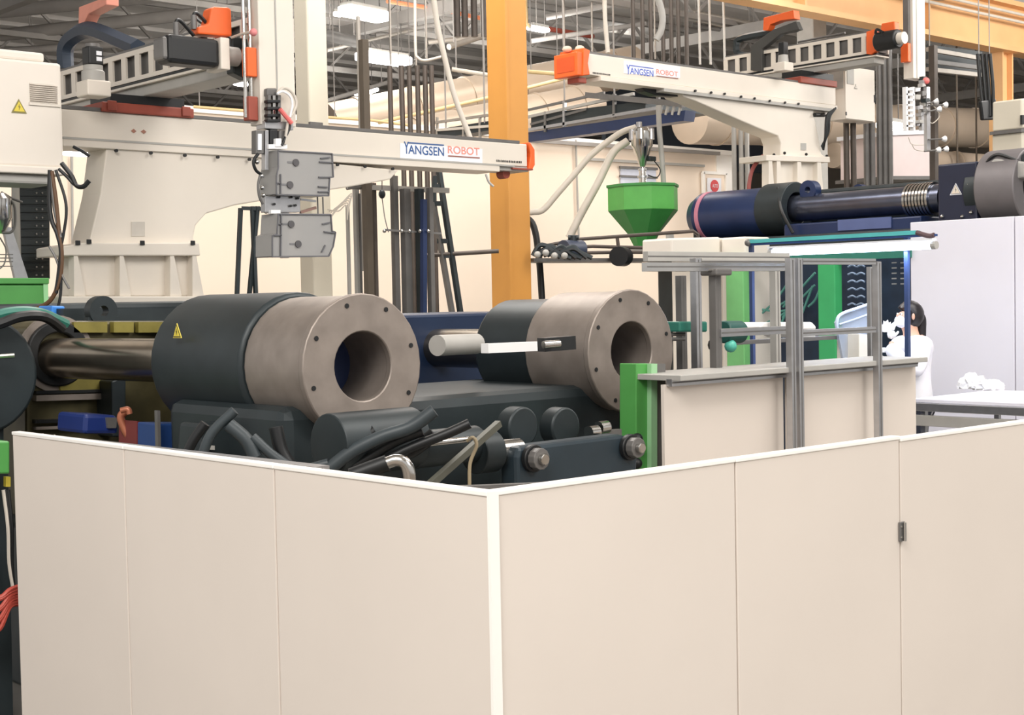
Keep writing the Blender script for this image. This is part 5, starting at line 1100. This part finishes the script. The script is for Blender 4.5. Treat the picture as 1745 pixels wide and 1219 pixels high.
MB().vpoly([(1158, 548), (1206, 548), (1206, 566), (1158, 566)], pd(1180, 560, 9).y, 0.12).build('gear_case', TEAL, t, bevel=0.01)
for y in (552, 570, 578): MB().cyl(pd(1140, y, 9), pd(1168, y, 9), 0.012, n=8).build('shaft', GREY, t)
MB().ball(pd(1245, 590, 9), 0.04, n=10, m=6).build('teal_knob', mat('teal_light', (90, 190, 170), .4), t, smooth=True)
MB().ball(pd(1218, 588, 9), 0.045, n=10, m=6).build('dark_knob', BLACK, t, smooth=True)

# ------------------------------------------------------------------ lamp over the work table
LU = 9.5
a, b = pu(1318, 432, LU), pu(1588, 417, LU); zl = (a.z+b.z)/2
ll = thing('tube_lamp', (LU, (a.y+b.y)/2, zl), 'glowing white tube lamp hung under a teal bar above the work table', 'lamp')
MB().cyl((LU, b.y, zl), (LU, a.y, zl), 0.028, n=16).build('lamp_tube', TUBEM, ll, smooth=True)
MB().box((LU-0.03, b.y-0.02, zl+0.035), (LU+0.03, a.y+0.04, zl+0.05)).build('lamp_housing', SIGNW, ll)
for y in (a.y+0.02, b.y-0.02): MB().cyl((LU, y-0.02, zl), (LU, y+0.02, zl), 0.03, n=12).build('end_cap', LGREY, ll)
a2, b2 = pu(1275, 412, LU), pu(1562, 397, LU)
MB().bar((LU+0.02, a2.y, zl+0.10), (LU+0.02, b2.y, zl+0.10), 0.06, 0.03).build('teal_bar', mat('teal_bar', (90, 190, 190), .4), ll)
MB().bar((LU+0.02, a2.y, zl+0.075), (LU+0.02, b2.y-0.15, zl+0.075), 0.04, 0.016).build('blue_bar', BLUEM, ll)
MB().tube([(LU, b2.y, zl+0.10), (LU, b2.y-0.1, zl+0.07), (LU, b.y-0.02, zl+0.075)], 0.018).build('dark_grip', mat('grip_brown', (90, 70, 74), .5), ll, smooth=True)
for x in (1273, 1538):
    y = pu(x, 420, LU).y; MB().box((LU+0.04, y-0.016, 0), (LU+0.072, y+0.016, zl+0.12)).build('stand_post', mat('post_blue', (50, 66, 104), .4), ll)
MB().ball((LU, a2.y, zl+0.09), 0.03).build('joint', GREY, ll, smooth=True)
tl = bpy.data.lights.new('tube_light', 'AREA'); tl.shape = 'RECTANGLE'; tl.size = a.y-b.y; tl.size_y = 0.06; tl.energy = 14; tl.color = (0.62, 0.76, 1.0)
lo = bpy.data.objects.new('tube_light', tl); COL.objects.link(lo); lo.location = (LU, (a.y+b.y)/2, zl-0.035); lo.rotation_euler = (0, 0, math.pi/2)

# ------------------------------------------------------------------ work table, plastic bags, bins
tz = 0.90
MB().box((9.2, 3.9, FL), (11.5, 8.6, 0)).build('work_platform', GREY, bevel=0.01, label='low grey platform under the table and the woman at the right', cat='platform')
wt_ = thing('work_table', (10.2, 5.2, 0), 'white topped conveyor table with aluminium edge at the right', 'table')
p = pz(1640, 664, tz+0.0); 
MB().box((9.6, 4.2, tz-0.03), (10.75, 6.12, tz)).build('table_top', COOLW, wt_, bevel=0.006)
MB().box((9.56, 4.2, tz-0.09), (9.6, 6.12, tz-0.03)).build('edge_profile', ALU, wt_, bevel=0.004)
MB().box((9.565, 4.2, tz-0.20), (9.6, 6.12, tz-0.12)).build('lower_profile', LGREY, wt_, bevel=0.004)
for y in (4.35, 5.2, 6.05):
    for x in (9.64, 10.7): MB().box((x-0.02, y-0.02, 0), (x+0.02, y+0.02, tz-0.03)).build('leg', ALU, wt_)
MB().bar((9.6, 5.7, 0.1), (9.6, 4.9, tz-0.2), 0.03).build('brace', LGREY, wt_)
def crumple(c, sx, sy, sz, seed, amp=0.16):
    r = random.Random(seed); bm = bmesh.new(); bmesh.ops.create_icosphere(bm, subdivisions=3, radius=1)
    for v in bm.verts:
        f = 1+0.22*math.sin(v.co.x*7+seed)*math.cos(v.co.y*9+seed)+r.uniform(-amp, amp); v.co = Vector((v.co.x*sx*f, v.co.y*sy*f, max(-0.2, v.co.z)*sz*f))
    mb = MB(); mb.v = [tuple(Vector(c)+v.co+Vector((0, 0, 0.2*sz))) for v in bm.verts]; mb.f = [[v.index for v in f.verts] for f in bm.faces]; bm.free(); return mb
q = pz(1658, 662, tz); q2 = pz(1684, 664, tz)
crumple((q.x, q.y, tz), .11, .10, .10, 1).build('plastic_bag', mat('bag_white', (240, 240, 242), .35), label='crumpled white plastic bag on the table at right, the left one', cat='bag')
crumple((q2.x-0.02, q2.y-0.02, tz), .12, .12, .07, 2).build('plastic_bag', MATS['bag_white'], label='flatter crumpled white plastic bag, right of the other bag on the table', cat='bag')
# clear bin in front of the worker
bc = pd(1466, 600, 11.2)
t = thing('clear_bin', (bc.x, bc.y, tz-0.1), 'translucent grey-blue bin standing left of the woman', 'bin')
bv = bc.y
MB().vpoly([(1425, 550), (1432, 536), (1496, 513), (1500, 514), (1500, 628), (1440, 628)], bv, 0.02).build('bin_front', CLEARM, t)
MB().tube([pv(x, y, bv-0.01) for x, y in ((1428, 570), (1426, 550), (1433, 536), (1465, 524), (1500, 512))], 0.012).build('bin_rim', mat('rim_pale', (190, 205, 230), .3), t, smooth=True)
MB().tube([pv(x, y, bv-0.01) for x, y in ((1430, 553), (1460, 543), (1500, 528))], 0.007).build('bin_rim', MATS['rim_pale'], t, smooth=True)
MB().prism([pv(1440, 628, bv), pv(1500, 628, bv), pv(1500, 628, bv)+Vector((0, .4, 0)), pv(1440, 628, bv)+Vector((0, .4, 0))], (0, 0, 0.01)).build('bin_bottom', CLEARM, t)
MB().vpoly([(1440, 600), (1500, 600), (1500, 530), (1440, 548)], bv+0.35, 0.015).build('bin_back', CLEARM, t)
bx = MB().vpoly([(1464, 569), (1490, 572), (1490, 640), (1464, 636)], bv-0.1, 0.2).build('paper_carton', mat('carton_cream', (226, 222, 212), .6), bevel=0.004, label='small cream carton standing in front of the clear bin', cat='carton')
# ------------------------------------------------------------------ woman in white coat
def skinmesh(name, verts, edges, radii, m, parent, sub=2):
    off = WORLDLOC[parent.name]
    me = bpy.data.meshes.new(name); me.from_pydata([tuple(Vector(v)-off) for v in verts], edges, []); me.update()
    o = bpy.data.objects.new(name, me); COL.objects.link(o)
    sk = o.modifiers.new('skin', 'SKIN'); sk.use_smooth_shade = True
    if not me.skin_vertices: me.skin_vertices.new()
    for i, r in enumerate(radii):
        d = me.skin_vertices[0].data[i]; d.radius = (r, r) if not isinstance(r, tuple) else r; d.use_root = (i == 0)
    sb = o.modifiers.new('sub', 'SUBSURF'); sb.levels = sub; sb.render_levels = sub
    bpy.context.view_layer.update()
    m2 = bpy.data.meshes.new_from_object(o.evaluated_get(bpy.context.evaluated_depsgraph_get())); COL.objects.unlink(o); bpy.data.objects.remove(o)
    m2.name = name; m2.materials.clear(); m2.materials.append(m); m2.polygons.foreach_set('use_smooth', [True]*len(m2.polygons))
    o = bpy.data.objects.new(name, m2); COL.objects.link(o); o.parent = parent; WORLDLOC[o.name] = off; return o
PK = 11.6
pb_ = pd(1553, 560, PK); PX, PY = pb_.x, pb_.y
LEFTD = Vector((-math.sin(A), math.cos(A), 0)); DEP = Vector((math.cos(A), math.sin(A), 0))
fd = (LEFTD*0.97 - DEP*0.25).normalized(); sd = Vector((fd.y, -fd.x, 0))        # facing, her right-hand side
def W(f, s_, z): return Vector((PX, PY, 0)) + fd*f + sd*s_ + Vector((0, 0, z))
wm = thing('person', (PX, PY, 0), 'woman in a white coat and mask with black tied hair, lifting a gloved hand', 'person')
hd = 0.03
V = [W(0, 0, .86), W(0, 0, 1.02), W(-.01, 0, 1.18), W(-.01, 0, 1.29), W(0.0, 0, 1.36), W(.02, 0, 1.43), W(.035, 0, 1.50), W(.04, 0, 1.56),
     W(0, .15, 1.30), W(.06, .20, 1.06), W(.24, .12, 1.16), W(.28, .08, 1.21),
     W(0, -.15, 1.30), W(.07, -.2, 1.06), W(.22, -.10, 1.22), W(.215, -.07, 1.32),
     W(0, .09, .80), W(.01, .1, .46), W(-.02, .1, .09), W(.12, .11, .04), W(0, -.09, .80), W(.01, -.1, .46), W(-.02, -.1, .09), W(.12, -.11, .04)]
E = [(0, 1), (1, 2), (2, 3), (3, 4), (4, 5), (5, 6), (6, 7), (3, 8), (8, 9), (9, 10), (10, 11), (3, 12), (12, 13), (13, 14), (14, 15), (0, 16), (16, 17), (17, 18), (18, 19), (0, 20), (20, 21), (21, 22), (22, 23)]
RD = [.11, .09, .09, .08, .048, .068, .085, .07, .045, .032, .03, .024, .045, .032, .03, .024, .085, .06, .042, .035, .085, .06, .042, .035]
skinmesh('body', V, E, RD, SKIN, wm)
cV = [W(0, 0, .66), W(0, 0, .86), W(0, 0, 1.02), W(-.01, 0, 1.18), W(-.01, 0, 1.29), W(0, 0, 1.345), W(0, .16, 1.29), W(.06, .205, 1.06), W(.255, .11, 1.175), W(0, -.16, 1.29), W(.07, -.205, 1.06), W(.22, -.10, 1.22), W(.215, -.075, 1.305)]
cE = [(0, 1), (1, 2), (2, 3), (3, 4), (4, 5), (4, 6), (6, 7), (7, 8), (4, 9), (9, 10), (10, 11), (11, 12)]
skinmesh('coat', cV, cE, [.21, .175, .155, .155, .135, .075, .085, .08, .058, .085, .08, .07, .056], COATM, wm)
skinmesh('trousers', [W(0, 0, .84), W(0, .09, .76), W(.01, .1, .46), W(-.02, .1, .12), W(0, -.09, .76), W(.01, -.1, .46), W(-.02, -.1, .12)], [(0, 1), (1, 2), (2, 3), (0, 4), (4, 5), (5, 6)], [.14, .1, .075, .06, .1, .075, .06], TROUS, wm)
for s_ in (-1, 1): skinmesh('shoe', [W(-.05, .1*s_, .045), W(.05, .105*s_, .045), W(.15, .11*s_, .035)], [(0, 1), (1, 2)], [.045, .045, .035], BLACK, wm, 1)
HC = W(.035, 0, 1.50)
# face: nose, eyes, mask, ears
skinmesh('nose', [W(.10, 0, 1.535), W(.128, 0, 1.505)], [(0, 1)], [.010, .014], SKIN, wm, 1)
for s_ in (-1, 1):
    MB().ball(W(.104, .030*s_, 1.527), 0.009, n=10, m=6).build('eye', WPLAST, wm, smooth=True); MB().ball(W(.111, .031*s_, 1.527), 0.005, n=8, m=5).build('iris', BLACK, wm)
    MB().ball(W(.03, .086*s_, 1.505), 0.022, (.6, .6, 1.2), n=8, m=6).build('ear', SKIN, wm, smooth=True)
MB().ball(W(.085, 0, 1.470), 0.062, (.85, .95, .85)).build('face_mask', mat('mask_white', (236, 238, 246), .8), wm, smooth=True)
MB().bar(W(.06, .085, 1.49), W(.03, .09, 1.515), .004).build('mask_strap', WPLAST, wm)
# hair cap and ponytail
hb = bmesh.new(); bmesh.ops.create_icosphere(hb, subdivisions=3, radius=1); hm = MB()
R_ = Matrix(((fd.x, sd.x, 0), (fd.y, sd.y, 0), (0, 0, 1)))
pts = []
for v in hb.verts:
    p_ = v.co.copy(); x, y, z = p_.x*.112, p_.y*.096, p_.z*.118
    if x > 0.03 and z < 0.055: x = 0.03+(x-0.03)*0.25; y *= 0.9
    k2 = 1+0.02*math.sin(p_.y*40)
    pts.append(tuple(W(.01, 0, 1.515)+R_ @ Vector((x*k2, y*k2, z))))
hm.v = pts; hm.f = [[v.index for v in f.verts] for f in hb.faces]; hb.free(); hm.build('hair', HAIR, wm, smooth=True)
skinmesh('ponytail', [W(-.07, 0, 1.53), W(-.095, .01, 1.49), W(-.09, .02, 1.42), W(-.10, .03, 1.34), W(-.13, .04, 1.27)], [(0, 1), (1, 2), (2, 3), (3, 4)], [.03, .045, .05, .045, .02], HAIR, wm)
skinmesh('hair_lock', [W(.0, .09, 1.52), W(-.01, .098, 1.44), W(-.03, .10, 1.36), W(-.04, .11, 1.30)], [(0, 1), (1, 2), (2, 3)], [.025, .025, .02, .008], HAIR, wm)
def hand(wr, up, side, pal, m, name, curl):
    wr, up, side, pal = Vector(wr), Vector(up).normalized(), Vector(side).normalized(), Vector(pal).normalized()
    vs_ = [wr, wr+up*.04, wr+up*.075]; ed = [(0, 1), (1, 2)]; rd = [.026, (.036), (.034)]
    h = skinmesh(name, vs_, ed, rd, m, wm, 1)
    for i, (o_, ln) in enumerate(((-.03, .062), (-.01, .075), (.011, .070), (.031, .055))):
        b = wr+up*.07+side*o_; k1 = b+up*ln*.5+pal*curl*.3*ln; k2 = k1+up*ln*.32+pal*curl*.9*ln*.6; k3 = k2+up*ln*.1+pal*curl*ln*.5
        skinmesh('finger', [b, k1, k2, k3], [(0, 1), (1, 2), (2, 3)], [.0105, .010, .0092, .008], m, h, 1)
    b = wr+up*.02+side*-.026; skinmesh('thumb', [b, b+side*-.028+up*.02+pal*.012, b+side*-.038+up*.045+pal*.03], [(0, 1), (1, 2)], [.014, .012, .009], m, h, 1)
GL = mat('white_glove', (242, 240, 240), .7)
hand(W(.215, -.07, 1.33), (0.0, 0, 1), sd, fd*-1, GL, 'glove', 0.5)
hand(W(.28, .08, 1.215), fd*0.6+Vector((0, 0, .6)), sd*-1, Vector((0, 0, 1))-fd, GL, 'glove', 0.5)
hp_ = W(.235, -.03, 1.45)
crumple((hp_.x, hp_.y, hp_.z-0.06), .04, .04, .07, 5, .07).build('wipe_cloth', mat('cloth_white', (240, 236, 232), .8), label='crumpled white cloth held up by the woman before her face', cat='cloth')
b0 = W(.26, .10, 1.245)
MB().bar(b0-sd*0.16+fd*.02, b0+sd*0.16+fd*.02, 0.16, 0.035).build('white_part', WPLAST, bevel=0.008, label='flat white plastic part held low by the woman', cat='plastic part')
